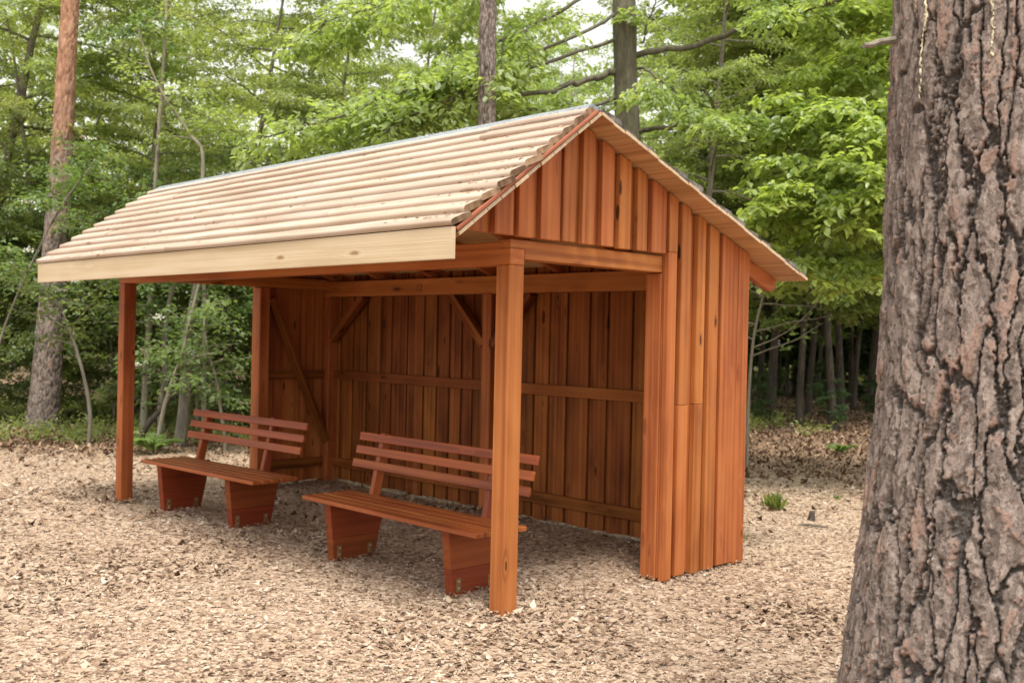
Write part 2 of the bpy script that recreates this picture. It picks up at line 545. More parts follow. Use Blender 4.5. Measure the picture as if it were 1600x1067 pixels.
# horizontal rails behind the back cladding
for z in ((1.130, 1.226), (0.168, 0.264)):
    beam('rail', FRAME, (-L + 0.001, -2.722), (2.395, 2.438), z, STAIN_SHADED, 0.003)
    beam('rail', FRAME, (-2.60, -PW - 0.018), (2.395, 2.438), z, STAIN_SHADED, 0.003)
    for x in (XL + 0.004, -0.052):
        beam('rail', FRAME, (x, x + 0.045), (YW + PW + 0.002, 2.318), z, STAIN_SHADED, 0.003)
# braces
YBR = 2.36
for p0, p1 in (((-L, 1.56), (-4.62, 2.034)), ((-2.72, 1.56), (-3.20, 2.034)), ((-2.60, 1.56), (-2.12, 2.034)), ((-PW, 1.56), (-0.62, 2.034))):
    strut('brace', FRAME, (p0[0], YBR, p0[1]), (p1[0], YBR, p1[1]), (1, 0, 0.0), 0.085, 0.075, STAIN_SHADED)
strut('brace', FRAME, (XL + 0.085, 1.60, 1.99), (XL + 0.085, 2.33, 0.44), (0, 1, 0), 0.085, 0.07, STAIN_SHADED)
strut('brace', FRAME, (-0.09, 1.60, 1.99), (-0.09, 2.33, 0.44), (0, 1, 0), 0.085, 0.07, STAIN_SHADED)
# ridge purlin and rafters
RT = 0.115
beam('ridge_beam', FRAME, (XL + 0.02, -0.02), (0.462, 0.552), (2.78, 2.90), STAIN_SHADED, 0.004)
for x in (-5.24, -4.40, -3.55, -2.70, -1.85, -1.0, -0.062):
    a, b = 0.075, 0.055
    # front rafter, plumb cut tail
    prism('rafter', FRAME, (x, 0, 0), (0, 1, 0), (0, 0, 1),
          [(-0.60, roof_z(-0.60) - 0.002), (0.506, RG[1] - 0.004), (0.506, RG[1] - 0.15), (-0.60 + 0.02, roof_z(-0.60) - 0.125 + 0.015)], 0.058, STAIN, 0.003)
    prism('rafter', FRAME, (x, 0, 0), (0, 1, 0), (0, 0, 1),
          [(0.508, RG[1] - 0.004), (2.93, roof_z(2.93) - 0.002), (2.93, roof_z(2.93) - 0.075), (2.86, roof_z(2.86) - 0.125), (0.508, RG[1] - 0.13)], 0.058, STAIN, 0.003)

# number pencilled on the back plate
cu = bpy.data.curves.new('plate_number', 'FONT')
cu.body = '12'; cu.size = 0.105; cu.extrude = 0.0005
cu.materials.append(INK)
tmp = bpy.data.objects.new('plate_number_text', cu)
to = link_mesh('plate_number', bpy.data.meshes.new_from_object(tmp))
bpy.data.objects.remove(tmp)
put(to, FRAME, Matrix.Translation((-3.70, 2.3178, 2.075)) @ Matrix.Rotation(math.pi / 2, 4, 'X'))


# ---- cladding
def vboard(parent, name, xface, th, y0, y1, z0, mat, top=None, jit=0.0015):
    """upright board on a gable: its face in the plane x, cut to the roof slope"""
    eps = 0.006
    if top is None:
        pts = [(roof_z(y1) - eps, y1)]
        if y0 < RG[0] < y1:
            pts.append((RG[1] - eps, RG[0]))
        pts.append((roof_z(y0) - eps, y0))
    else:
        pts = [(top, y1), (top, y0)]
    poly = [(z0, y0), (z0, y1)] + pts
    return prism(name, parent, (xface, 0, 0), (0, 0, 1), (0, 1, 0), poly, -th, mat, 0.0035, None, jit)


UP = [(-0.182, -0.032), (0.012, 0.142), (0.198, 0.366), (0.392, 0.505), (0.568, 0.680), (0.749, 0.867), (0.926, 1.040), (1.111, 1.215), (1.268, 1.426)]
LOW = [(1.463, 1.558), (1.609, 1.717), (1.798, 1.895), (1.949, 2.065), (2.105, 2.312), (2.318, 2.462)]
for side in (0, 1):
    G = empty('gable_wall', (0 if side else XL, 1.9, 0), parent=SH)
    if side:
        xi, xo, ti, t = 0.0005, 0.0115, 0.0100, 0.0415
    else:
        xi, xo, ti, t = XL - 0.0105, XL - 0.053, 0.0100, 0.0415
    zj = lambda: random.uniform(-0.008, 0.006)
    for i, (a, b) in enumerate(UP):
        vboard(G, 'board', xo, t, a, b, 2.228 + zj() * 0.4, STAIN)
    prev = -0.40
    for i, (a, b) in enumerate(UP + [(1.56, 1.6)]):
        vboard(G, 'board', xi, ti, prev - (0.02 if i else 0), a + 0.022, 2.235, STAIN)
        prev = b
    for i, (a, b) in enumerate(LOW):
        z0 = 0.006 + random.uniform(-0.01, 0.008) + (0.012 if i == 4 else 0)
        if i == 0:
            vboard(G, 'board', xo, t, a, b, z0, STAIN, top=2.243)
            vboard(G, 'board', xo, t, a, b, 2.2445, STAIN)
        elif i in (1, 2):
            vboard(G, 'board', xo, t, a, b, z0, STAIN, top=1.194)
            vboard(G, 'board', xo, t, a, b, 1.196, STAIN)
        else:
            vboard(G, 'board', xo, t, a, b, z0, STAIN)
    prev = 1.48
    for i, (a, b) in enumerate(LOW[1:] + [(2.44, 2.46)]):
        lo = prev - 0.02 if i else YW + 0.004
        hi = a + 0.018 if i < 5 else 2.44
        vboard(G, 'board', xi, ti, lo, min(hi, 2.44), 0.015, STAIN, top=2.232 if hi < 1.65 else None)
        prev = b

BW = empty('back_wall', (-2.6, YB, 0), parent=SH)
edges = [-5.300, -5.125, -4.901, -4.651, -4.409, -4.225, -3.966, -3.698, -3.494, -3.304, -3.128, -2.965, -2.745, -2.56, -2.34, -2.145, -1.961, -1.749, -1.491, -1.287, -1.025, -0.86, -0.66, -0.47, -0.27, -0.02]
zt = roof_z(2.46) - 0.03
for a, b in zip(edges[:-1], edges[1:]):
    prism('board', BW, (a + 0.013, YB + 0.0005, 0), (0, 0, 1), (1, 0, 0), [(0.02 + random.uniform(-.012, .012), 0), (0.02 + random.uniform(-.012, .012), b - a - 0.026), (zt, b - a - 0.026), (zt, 0)], -0.0215 * -1, STAIN_SHADED, 0.003, None, 0.001)
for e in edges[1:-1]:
    prism('board', BW, (e - 0.06, YB + 0.0235, 0), (0, 0, 1), (1, 0, 0), [(0.02, 0), (0.02, 0.12), (zt, 0.12), (zt, 0)], 0.0215, STAIN_SHADED, 0.003, None, 0.001)

# ---- roof
RF = empty('roof', (-2.6, RG[0], RG[1]), parent=SH)
XC = (XV0 + XV1) / 2


def slope_boards(p, q, nb, th, name, mat, sgn):
    p, q = Vector((0, *p)), Vector((0, *q))
    d = (q - p); Ls = d.length; d.normalize()
    wdt = Ls / nb
    for i in range(nb):
        o = p + d * (i * wdt + 0.001)
        x1 = XV1 + random.uniform(-0.006, 0.006)
        nm = Vector((1, 0, 0)).cross(d)
        th_ = th if nm.z > 0 else -th
        prism(name, RF, (XV0, o.y, o.z), (1, 0, 0), d, [(0, 0), (x1 - XV0, 0), (x1 - XV0, wdt - 0.003), (0, wdt - 0.003)], th_, mat, 0.0015, PALE)


slope_boards(FE, RG, 11, 0.022, 'deck_board', DECK, 1)
slope_boards(RG, BE, 22, 0.022, 'deck_board', DECK, 1)
# felt over the boards
dF = Vector((0, RG[0] - FE[0], RG[1] - FE[1])).normalized(); nF = Vector((1, 0, 0)).cross(dF)
dB = Vector((0, BE[0] - RG[0], BE[1] - RG[1])).normalized(); nB = Vector((1, 0, 0)).cross(dB)
pF = Vector((0, *FE)); pR = Vector((0, *RG)); pB = Vector((0, *BE))
LF, LB = (pR - pF).length, (pB - pR).length
prism('felt', RF, Vector((XV0 + 0.01, 0, 0)) + pF + nF * 0.023, (1, 0, 0), dF, [(0, 0), (XV1 - XV0 - 0.014, 0), (XV1 - XV0 - 0.014, LF), (0, LF)], 0.004, FELT, 0)
prism('felt', RF, Vector((XV0 + 0.01, 0, 0)) + pR + nB * 0.023, (1, 0, 0), dB, [(0, 0), (XV1 - XV0 - 0.014, 0), (XV1 - XV0 - 0.014, LB), (0, LB)], 0.004, FELT, 0)
for x in (XV0 - 0.002, XV1 - 0.040):
    prism('verge_strip', RF, Vector((x, 0, 0)) + pF + nF * 0.0275, dF, (-1, 0, 0), [(0.0, -0.045), (LF - 0.02, -0.045), (LF - 0.02, 0.0), (0.0, 0.0)], 0.020, REDSTRIP, 0.003)


def slab(x0, x1, base, d, n, w, th, mat, endm, name='roof_slab', round_=True):
    """one rounded slab running along x. base = its lower edge on the underside, d up the slope, n outward"""
    wj, tj = w * random.uniform(0.99, 1.02), th * random.uniform(0.94, 1.06)
    if round_:
        pr = [(0.003, 0.0), (-0.002, tj * 0.20), (-0.001, tj * 0.62), (0.004, tj * 0.84), (0.012, tj * 0.96), (0.024, tj * 1.0), (wj * 0.6, tj * 0.98), (wj, tj * 0.80), (wj, 0.0)]
    else:
        pr = [(0.0, 0.0), (0.0, tj * 0.7), (0.02, tj), (wj, tj * 0.8), (wj, 0.0)]
    ns = max(2, int((x1 - x0) / 0.16))
    xs = np.linspace(x0, x1, ns + 1)
    ph = random.uniform(0, 50)
    wob = (fbm(xs * 1.3 + ph, xs * 0, oct=3, seed=5) - 0.5)
    wob2 = (fbm(xs * 2.3 + ph, xs * 0 + 7, oct=3, seed=6) - 0.5)
    V = []; F = []
    xm = (x0 + x1) / 2
    k = len(pr)
    for i, x in enumerate(xs):
        for j, (a, b) in enumerate(pr):
            up = a / wj
            a2 = a + wob[i] * 0.009 * (1 - up)
            b2 = b * (1 + wob2[i] * 0.22)
            V.append((x - xm + (random.uniform(-0.004, 0.004) if i in (0, ns) else 0), a2, b2))
    for i in range(ns):
        for j in range(k):
            j2 = (j + 1) % k
            F.append((i * k + j, (i + 1) * k + j, (i + 1) * k + j2, i * k + j2))
    F.append(tuple(range(k))); F.append(tuple(range(ns * k, ns * k + k))[::-1])
    me = bpy.data.meshes.new(name)
    me.from_pydata(V, [], [f[::-1] for f in F])
    me.materials.append(mat); me.materials.append(endm)
    for p in me.polygons:
        p.use_smooth = len(p.vertices) == 4
    me.polygons[-1].material_index = 1; me.polygons[-2].material_index = 1
    me.set_sharp_from_angle(angle=math.radians(50))
    M = Matrix(((1, 0, 0, xm), (0, d.y, n.y, base.y), (0, d.z, n.z, base.z), (0, 0, 0, 1)))
    return link_mesh(name, me, RF, M)


# front slope: eleven courses, tilted a little flatter than the deck so that they lap
NC = 11
tilt = math.radians(12)
dS = (dF * math.cos(tilt) - nF * math.sin(tilt)).normalized()
nS = Vector((1, 0, 0)).cross(dS)
for i in range(NC):
    y = -0.668 + i * 0.1050; z = 2.214 + i * 0.0745
    base = Vector((0, y, z + 0.004))
    js = sorted(random.uniform(XV0 + 0.7, XV1 - 0.7) for _ in range(1 if i % 3 else 2))
    if len(js) == 2 and js[1] - js[0] < 1.2:
        js = js[:1]
    js = [XV0 - 0.01 + random.uniform(-0.012, 0.012)] + js + [XV1 + 0.004 + random.uniform(-0.018, 0.010)]
    for a, b in zip(js[:-1], js[1:]):
        slab(a, b - 0.002, base + Vector((0, random.uniform(-.0012, .0012), random.uniform(-.001, .001))), dS, nS, 0.150 if i < NC - 1 else 0.075, 0.039, SLAB, SAWN)
# back slope: bark-faced slabs
nb = 14
stp = LB / nb
dS2 = (-dB * math.cos(0.10) - nB * math.sin(0.10)).normalized()   # up the back slope
for i in range(nb):
    base = pB + (-dB) * (i * stp - 0.01) + nB * 0.028
    n2 = Vector((-1, 0, 0)).cross(dS2)
    s_ = slab(XV0, XV1 - 0.01 + random.uniform(-0.03, 0.01), base, dS2, n2, stp * 1.1, random.uniform(0.028, 0.042), BARKSLAB, BARKSLAB)
# shavings and bark crumbs lying on the courses
nd = 270
du = np.concatenate([rng.uniform(XV0 + 0.1, XV1 - 0.05, 130), XV1 - 0.03 - rng.exponential(0.22, nd - 130)])
dv = rng.integers(0, NC, nd)
Pd = np.stack([du, -0.668 + dv * 0.1050 + rng.uniform(0.02, 0.10, nd), np.zeros(nd)], -1)
Pd[:, 2] = 2.214 + dv * 0.0745 + (Pd[:, 1] - (-0.668 + dv * 0.1050)) * (dS.z / dS.y) + 0.039 / nS.z + 0.004
aD = rng.uniform(0, 6.28, nd); sD = rng.uniform(0.008, 0.026, nd)
e1 = np.stack([np.cos(aD), np.sin(aD) * dS.y, np.sin(aD) * dS.z], -1) * sD[:, None]; e2_ = np.stack([-np.sin(aD), np.cos(aD) * dS.y, np.cos(aD) * dS.z], -1) * (sD * rng.uniform(0.15, 0.5, nd))[:, None]
Vd = np.stack([Pd - e1, Pd + e2_ + np.array([0, 0, 0.004]), Pd + e1, Pd - e2_], 1).reshape(-1, 3)
DEB = chip_mat('bark_shavings', [(0.0, (0.10, 0.05, 0.03)), (0.5, (0.34, 0.17, 0.09)), (1.0, (0.55, 0.36, 0.22))])
tag(link_mesh('bark_shavings', np_mesh('bark_shavings', Vd - np.array([XC, 0, 2.5]), np.arange(nd * 4).reshape(nd, 4), DEB, attrs={'rnd': np.repeat(rng.uniform(0, 1, nd), 4)}), RF, Matrix.Translation((XC, 0, 2.5))), kind='stuff')
# fascia board and ridge sheet
beam('fascia_board', RF, (XV0 + 0.01, XV1 - 0.002), (-0.665, -0.641), (2.044, 2.214), PALE, 0.002)
cap = []
pk = Vector((0, 0.476, 3.046))
for x in (XV0 + 0.05, XV1 - 0.05):
    a = pk - dF * 0.125 + nF * 0.014; b = pk + nF * 0.012; c = pk + Vector((0, 0.03, 0.0)); d = c + dB * 0.13 + nB * 0.006
    cap.append([Vector((x, q.y, q.z)) for q in (a, b, c, d)])
bm = bmesh.new()
r0 = [bm.verts.new(q - Vector((XC, pk.y, pk.z))) for q in cap[0]]; r1 = [bm.verts.new(q - Vector((XC, pk.y, pk.z))) for q in cap[1]]
for i in range(3):
    bm.faces.new((r0[i], r1[i], r1[i + 1], r0[i + 1]))
bmesh.ops.solidify(bm, geom=list(bm.faces), thickness=0.003)
bmesh.ops.recalc_face_normals(bm, faces=bm.faces)
me = bpy.data.meshes.new('ridge_cap'); bm.to_mesh(me); bm.free(); me.materials.append(CAPMAT)
link_mesh('ridge_cap', me, RF, Matrix.Translation((XC, pk.y, pk.z)))

# ================================================================== BENCHES
def bench(label, cx, yf, rz, length, ped, zoff=0.0):
    B = empty('park_bench', (cx, yf, zoff), rz)
    M0 = WM[B.name]
    tag(B, label, 'bench', 'benches in the shelter')

    def loc(o):   # objects are built in bench space: move them to the world
        M = M0 @ WM[o.name]
        par = o.parent
        o.matrix_local = WM[par.name].inverted() @ M
        reg(o, M)
        return o
    h = length / 2
    seat = empty('seat', (cx, yf, zoff + 0.42), rz, parent=B)
    for i in range(5):
        y = i * 0.090
        loc(beam('slat', seat, (-h + random.uniform(-.006, .006), h + random.uniform(-.006, .006)), (y, y + 0.071), (0.420, 0.450), STAIN_BENCH, 0.004))
    back = empty('backrest', (cx, yf + 0.45, zoff + 0.6), rz, parent=B)
    ta = math.radians(13)
    upv = Vector((0, math.sin(ta), math.cos(ta))); fw = Vector((0, -math.cos(ta), math.sin(ta)))
    pb = Vector((0, 0.452, 0.45))
    for i in range(3):
        o = pb + upv * (0.175 + i * 0.103) + fw * 0.012
        dx = -0.02 + i * 0.012
        loc(prism('slat', back, (-h + dx, o.y, o.z), (1, 0, 0), upv, [(0, 0), (length, 0), (length, 0.062), (0, 0.062)], 0.028, STAIN_BENCH, 0.004))
    for j, px in enumerate(ped):
        s = px + 0.075 if j == 0 else px - 0.0
        loc(prism('back_support', back, (s - 0.004, pb.y + 0.03, 0.33), upv, (1, 0, 0), [(0, 0), (0.565, 0), (0.565, 0.045), (0, 0.045)], -0.075, STAIN_BENCH, 0.004))
    for j, px in enumerate(ped):
        P = empty('pedestal', (cx, yf, zoff), rz, parent=B)
        # two stacked planks forming a trapezoid narrower at the foot
        def yy(z, f): return (0.130 - 0.045 * (z / 0.42)) if f else (0.50 + 0.095 * (z / 0.42))
        for za, zb in ((-0.03, 0.15), (0.152, 0.4185)):
            loc(prism('plank', P, (px, 0, 0), (0, 1, 0), (0, 0, 1), [(yy(za, 1), za), (yy(za, 0), za), (yy(zb, 0), zb), (yy(zb, 1), zb)], 0.075, STAIN_PED, 0.0018))
        br = loc(beam('bracket', P, (px + 0.0755, px + 0.0795), (0.155, 0.195), (0.005, 0.095), BRASS, 0.001))
        br2 = loc(beam('bracket', P, (px + 0.0755, px + 0.0795), (0.43, 0.47), (0.005, 0.085), BRASS, 0.001))
        for (by, bz) in ((0.175, 0.075), (0.175, 0.03), (0.45, 0.065)):
            bmx = bmesh.new()
            bmesh.ops.create_cone(bmx, cap_ends=True, segments=6, radius1=0.008, radius2=0.006, depth=0.008)
            me = bpy.data.meshes.new('bolt'); bmx.to_mesh(me); bmx.free(); me.materials.append(STEEL)
            loc(link_mesh('bolt', me, P, Matrix.Translation((px + 0.083, by, bz)) @ Matrix.Rotation(math.pi / 2, 4, 'Y')))
    return B


bench('red stained slatted bench partly behind the near front post', -1.195, 0.012, 0.0, 1.885, (-0.785, 0.52))
bench('red stained slatted bench at the far end of the shelter', -3.83, 0.03, math.radians(2.5), 1.80, (-0.79, 0.345))

# ================================================================== BIG PINE IN FRONT
def worley(u, v, nu, seed, jit=0.85):
    """cellular noise on a strip periodic in u with nu cells; returns F1, F2, cell hash"""
    iu, iv = np.floor(u).astype(int), np.floor(v).astype(int)
    f1 = np.full(u.shape, 9.0); f2 = np.full(u.shape, 9.0); idh = np.zeros(u.shape)
    for du in (-1, 0, 1):
        for dv in (-1, 0, 1):
            cu_, cv_ = iu + du, iv + dv
            cm = np.mod(cu_, nu)
            h1 = _h(cm, cv_, cm * 0, seed); h2 = _h(cm, cv_, cm * 0 + 1, seed + 5); h3 = _h(cm, cv_, cm * 0 + 2, seed + 9)
            px = cu_ + 0.5 + (h1 - 0.5) * jit; py = cv_ + 0.5 + (h2 - 0.5) * jit
            d = np.hypot(u - px, v - py)
            nearer = d < f1
            f2 = np.where(nearer, f1, np.minimum(f2, d))
            idh = np.where(nearer, h3, idh)
            f1 = np.where(nearer, d, f1)
    return f1, f2, idh


def pine_trunk_mesh(zz, cx, cy, rad, th, plates, seed, depth, vs):
    """bark covered trunk: zz heights, centre line cx(z), cy(z), radius rad(z), th angles of the ring"""
    nth = len(th)
    T, Z = np.meshgrid(th, zz, indexing='xy')
    c3, s3 = np.cos(T), np.sin(T)
    R0 = np.broadcast_to(rad(zz)[:, None], T.shape)
    zn = Z * 0.27 / rad(zz).mean()
    wx = fbm(c3 * 3.2, s3 * 3.2, zn * 3.5, 3, seed) - 0.5
    wz = fbm(c3 * 4.0 + 5, s3 * 4.0, zn * 4.0, 3, seed + 3) - 0.5
    wf = fbm(c3 * 14.0, s3 * 14.0, zn * 30.0, 4, seed + 7) - 0.5
    wg = fbm(c3 * 26.0, s3 * 26.0, zn * 55.0, 3, seed + 8) - 0.5
    U = T / (2 * np.pi) * plates + wx * 2.0 + wf * 0.62 + wg * 0.30
    Vv = Z * vs + wz * 1.6 + wf * 0.30
    f1, f2, idh = worley(U, Vv, plates, seed, 1.0)
    e = f2 - f1
    rough = fbm(c3 * 40, s3 * 40, zn * 150, 4, seed + 11)
    wide = fbm(c3 * 5, s3 * 5, zn * 6, 2, seed + 13)
    e2 = e + (rough - 0.5) * 0.20 - 0.06 * wide
    plate = sstep(0.04, 0.09, e2)
    # terraces of thin flakes on every plate
    g1, g2, gid = worley(U * 2.0 + wg * 1.8 + 3, Vv * 4.2 + wg * 1.6, plates * 64, seed + 31, 1.0)
    lev = np.clip(0.15 + e2 * 0.8 + (gid - 0.5) * 0.6 + (idh - 0.5) * 0.25, 0, 1)
    k = lev * 3.4
    terr = (np.floor(k) + sstep(0.90, 1.0, k - np.floor(k))) / 3.4
    fine = fbm(c3 * 120, s3 * 120, zn * 420, 2, seed + 17)
    hgt = plate * (0.62 + 0.38 * terr) + (1 - plate) * (rough - 0.25) * 0.50 + (fine - 0.5) * 0.10 * (1.6 - plate)
    R = R0 + (hgt - 0.7) * depth
    X = cx(zz)[:, None] + R * c3
    Y = cy(zz)[:, None] + R * s3
    V = np.stack([X, Y, Z], -1).reshape(-1, 3)
    nz = len(zz)
    I = np.arange(nz * nth).reshape(nz, nth)
    J = np.roll(I, -1, axis=1)
    F = np.stack([I[:-1], J[:-1], J[1:], I[1:]], -1).reshape(-1, 4)
    return V, F, {'plate': plate.ravel(), 'scale': gid.ravel(), 'pid': idh.ravel(), 'fine': (0.6 * rough + 0.4 * fine).ravel()}


def pine_bark_mat(name, orange_z=None):
    M = Mat(name)
    A = lambda n: M.n('Attribute', attribute_name=n).outputs['Fac']
    pl, sc_, pid, fi = A('plate'), A('scale'), A('pid'), A('fine')
    geo = M.n('NewGeometry').outputs['Position']
    n1 = M.noise(M.vmath('MULTIPLY', geo, (1, 1, 0.45)), 42.0, 5, 0.65)
    n2 = M.noise(geo, 160.0, 3, 0.6)
    n3 = M.noise(M.vmath('MULTIPLY', geo, (1, 1, 0.5)), 330.0, 3, 0.65)
    wv = M.vmath('ADD', M.vmath('MULTIPLY', geo, (1, 1, 0.42)), M.vmath('SCALE', M.n('TexNoise', ins={'Vector': geo, 'Scale': 60.0, 'Detail': 3.0}).outputs['Color']))
    for lk in list(wv.node.inputs[1].links):
        lk.from_node.inputs['Scale'].default_value = 0.016
    va = M.n('TexVoronoi', ins={'Vector': wv, 'Scale': 62.0})
    vb = M.n('TexVoronoi', ins={'Vector': wv, 'Scale': 150.0})
    ca = M.n('SeparateColor', ins={0: va.outputs['Color']}).outputs[0]
    cb_ = M.n('SeparateColor', ins={0: vb.outputs['Color']}).outputs[0]
    surf = M.ramp(M.math('ADD', M.math('ADD', M.math('MULTIPLY', ca, 0.30), M.math('MULTIPLY', cb_, 0.16)), M.math('ADD', M.math('MULTIPLY', n1, 0.26), M.math('MULTIPLY', n3, 0.28))),
                  [(0.28, (0.088, 0.066, 0.054)), (0.44, (0.19, 0.148, 0.126)), (0.58, (0.29, 0.230, 0.198)), (0.74, (0.42, 0.345, 0.30))])
    rosy = M.math('GREATER_THAN', M.math('ADD', sc_, M.math('MULTIPLY', M.math('SUBTRACT', n1, 0.5), 0.6)), 0.86)
    surf = M.mix(M.math('MULTIPLY', rosy, 0.45), surf, (0.40, 0.235, 0.175))
    fresh = M.math('MULTIPLY', M.math('GREATER_THAN', pid, 0.978), M.math('GREATER_THAN', M.math('ADD', sc_, M.math('MULTIPLY', n1, 0.5)), 0.72))
    surf = M.mix(M.math('MULTIPLY', fresh, 0.85), surf, M.mix(n3, (0.42, 0.26, 0.12), (0.66, 0.47, 0.27)))
    fur = M.ramp(M.math('ADD', M.math('MULTIPLY', fi, 0.4), M.math('MULTIPLY', M.math('ADD', n2, n3), 0.3)), [(0.36, (0.035, 0.029, 0.025)), (0.50, (0.092, 0.077, 0.068)), (0.64, (0.20, 0.172, 0.152))])
    col = M.mix(pl, fur, surf)
    if orange_z:
        z = M.n('SeparateXYZ', ins={0: geo}).outputs[2]
        f = M.sstep(orange_z - 1.6, orange_z + 1.6, M.math('ADD', z, M.math('MULTIPLY', M.math('SUBTRACT', M.noise(geo, 2.0, 4), 0.5), 4.0)))
        orange = M.ramp(M.noise(M.vmath('MULTIPLY', geo, (1, 1, 0.4)), 14.0, 5, 0.6), [(0.3, (0.26, 0.13, 0.075)), (0.55, (0.47, 0.25, 0.15)), (0.75, (0.58, 0.36, 0.24))])
        col = M.mix(f, col, orange)
    M.principled(Base_Color=col, Roughness=0.85, Normal=M.bump(M.math('ADD', M.math('MULTIPLY', ca, 0.8), M.math('MULTIPLY', n3, 1.1)), 1.0, 0.006))
    return M.m


PINE = pine_bark_mat('pine_bark')
d0 = 3.0
ptop, pmid, pbot = at(1572, -40, d0), at(1560, 560, d0), at(1540, 1090, d0)
zk = np.array([-0.1, pbot[2], pmid[2], ptop[2], 9.0])
sl_ = (ptop - pmid) / (ptop[2] - pmid[2])
top9 = ptop + sl_ * (9.0 - ptop[2])
low0 = pbot + (pbot - pmid) / (pmid[2] - pbot[2]) * (pbot[2] + 0.1) * 0.4
cxk = np.array([low0[0], pbot[0], pmid[0], ptop[0], top9[0]]); cyk = np.array([low0[1], pbot[1], pmid[1], ptop[1], top9[1]])
fx = lambda z: np.interp(z, zk, cxk); fy = lambda z: np.interp(z, zk, cyk)
frad = lambda z: np.interp(z, [-0.1, 0.1, 0.4, 0.62, 1.02, 1.42, 1.77, 2.7, 9.0], [0.60, 0.53, 0.46, 0.415, 0.370, 0.336, 0.322, 0.306, 0.22])
BP = tag(empty('pine_tree', (float(fx(0)), float(fy(0)), 0)), 'thick pine trunk with grey plated bark close up at the right edge', 'tree')
zz = np.concatenate([np.linspace(-0.1, 0.45, 50), np.arange(0.455, 2.95, 0.0036), np.linspace(2.96, 9.0, 60)])
face = math.atan2(CAM[1] - float(fy(1.6)), CAM[0] - float(fx(1.6)))
ths = np.concatenate([np.linspace(face - 1.75, face + 1.75, 360, endpoint=False), np.linspace(face + 1.75, face + 2 * np.pi - 1.75, 80, endpoint=False)])
V, F, at_r = pine_trunk_mesh(zz, fx, fy, frad, ths, 36, 57, 0.034, 2.7)
o0 = np.array([float(fx(0)), float(fy(0)), 0.0])
me = np_mesh('trunk', V - o0, F, PINE, smooth=True, attrs=at_r)
link_mesh('trunk', me, BP, Matrix.Translation(Vector(o0)))
# dead branch stub and resin runs belong to the big pine
def tube(P, R, sides=7):
    P = np.asarray(P, float); n = len(P)
    T = np.gradient(P, axis=0); T /= np.linalg.norm(T, axis=1)[:, None] + 1e-9
    ref = np.where(np.abs(T[:, 2:3]) > 0.9, np.array([[1.0, 0, 0]]), np.array([[0, 0, 1.0]]))
    A = np.cross(T, ref); A /= np.linalg.norm(A, axis=1)[:, None] + 1e-9
    B = np.cross(T, A)
    a = np.linspace(0, 2 * np.pi, sides, endpoint=False)
    V = P[:, None, :] + np.asarray(R)[:, None, None] * (A[:, None, :] * np.cos(a)[None, :, None] + B[:, None, :] * np.sin(a)[None, :, None])
    I = np.arange(n * sides).reshape(n, sides); J = np.roll(I, -1, 1)
    F = np.stack([I[:-1], J[:-1], J[1:], I[1:]], -1).reshape(-1, 4)
    return V.reshape(-1, 3), F


def merge(parts):
    Vs, Fs, o = [], [], 0
    for V, F in parts:
        Vs.append(V); Fs.append(F + o); o += len(V)
    return np.concatenate(Vs), np.concatenate(Fs)


def bark_mat(name, c0, c1, c2, scale=18.0, zst=0.25):
    M = Mat(name)
    tc = M.n('TexCoord').outputs['Object']
    v = M.vmath('MULTIPLY', tc, (1, 1, zst))
    a = M.noise(v, scale, 6, 0.65, 0.3)
    b = M.noise(tc, 1.7, 3, 0.6)
    f = M.math('ADD', M.math('MULTIPLY', a, 0.7), M.math('MULTIPLY', b, 0.3))
    col = M.ramp(f, [(0.35, c0), (0.5, c1), (0.66, c2)])
    M.principled(Base_Color=col, Roughness=0.9, Normal=M.bump(a, 0.9, 0.02))
    return M.m


BARK_GREY = bark_mat('smooth_grey_bark', (0.09, 0.08, 0.06), (0.17, 0.15, 0.115), (0.27, 0.25, 0.20))
BARK_OLIVE = bark_mat('olive_beech_bark', (0.06, 0.055, 0.035), (0.12, 0.108, 0.07), (0.20, 0.185, 0.13))
BARK_DARK = bark_mat('dark_bark', (0.025, 0.02, 0.015), (0.06, 0.047, 0.035), (0.11, 0.09, 0.07))
BARK_PALE = bark_mat('pale_sapling_bark', (0.16, 0.14, 0.10), (0.27, 0.24, 0.18), (0.38, 0.35, 0.28))
PINE_FAR = pine_bark_mat('pine_bark_far', orange_z=4.6)
PINE_MID = pine_bark_mat('pine_bark_brown', orange_z=12.0)
RESIN = simple('dried_resin', (0.55, 0.49, 0.34), 0.5)

stub0 = at(1398, 66, d0 + 0.02)
stub1 = at(1350, 72, d0 - 0.06)
pp = np.linspace(stub0 + (stub0 - stub1) * 0.5, stub1, 7); pp[2:5, 2] += 0.006
V, F = tube(pp, [0.013, 0.012, 0.011, 0.010, 0.0095, 0.009, 0.0075], 8)
V = np.concatenate([V, pp[-1:]]); last = np.arange(6 * 8, 7 * 8)
F = np.concatenate([F, np.stack([last, np.roll(last, -1), np.full(8, len(V) - 1), np.full(8, len(V) - 1)], -1)])
me = bpy.data.meshes.new('branch_stub')
me.from_pydata((V - o0).tolist(), [], [tuple(dict.fromkeys(f)) for f in F.tolist()])
me.materials.append(BARK_PALE)
link_mesh('branch_stub', me, BP, Matrix.Translation(Vector(o0)))


def on_trunk(px, py, lift=0.004):
    """nearest point of the big pine's surface along a line of sight"""
    for d in np.arange(2.2, 3.7, 0.003):
        p = at(px, py, d)
        if math.hypot(p[0] - fx(p[2]), p[1] - fy(p[2])) < frad(p[2]) + lift:
            return p
    return None


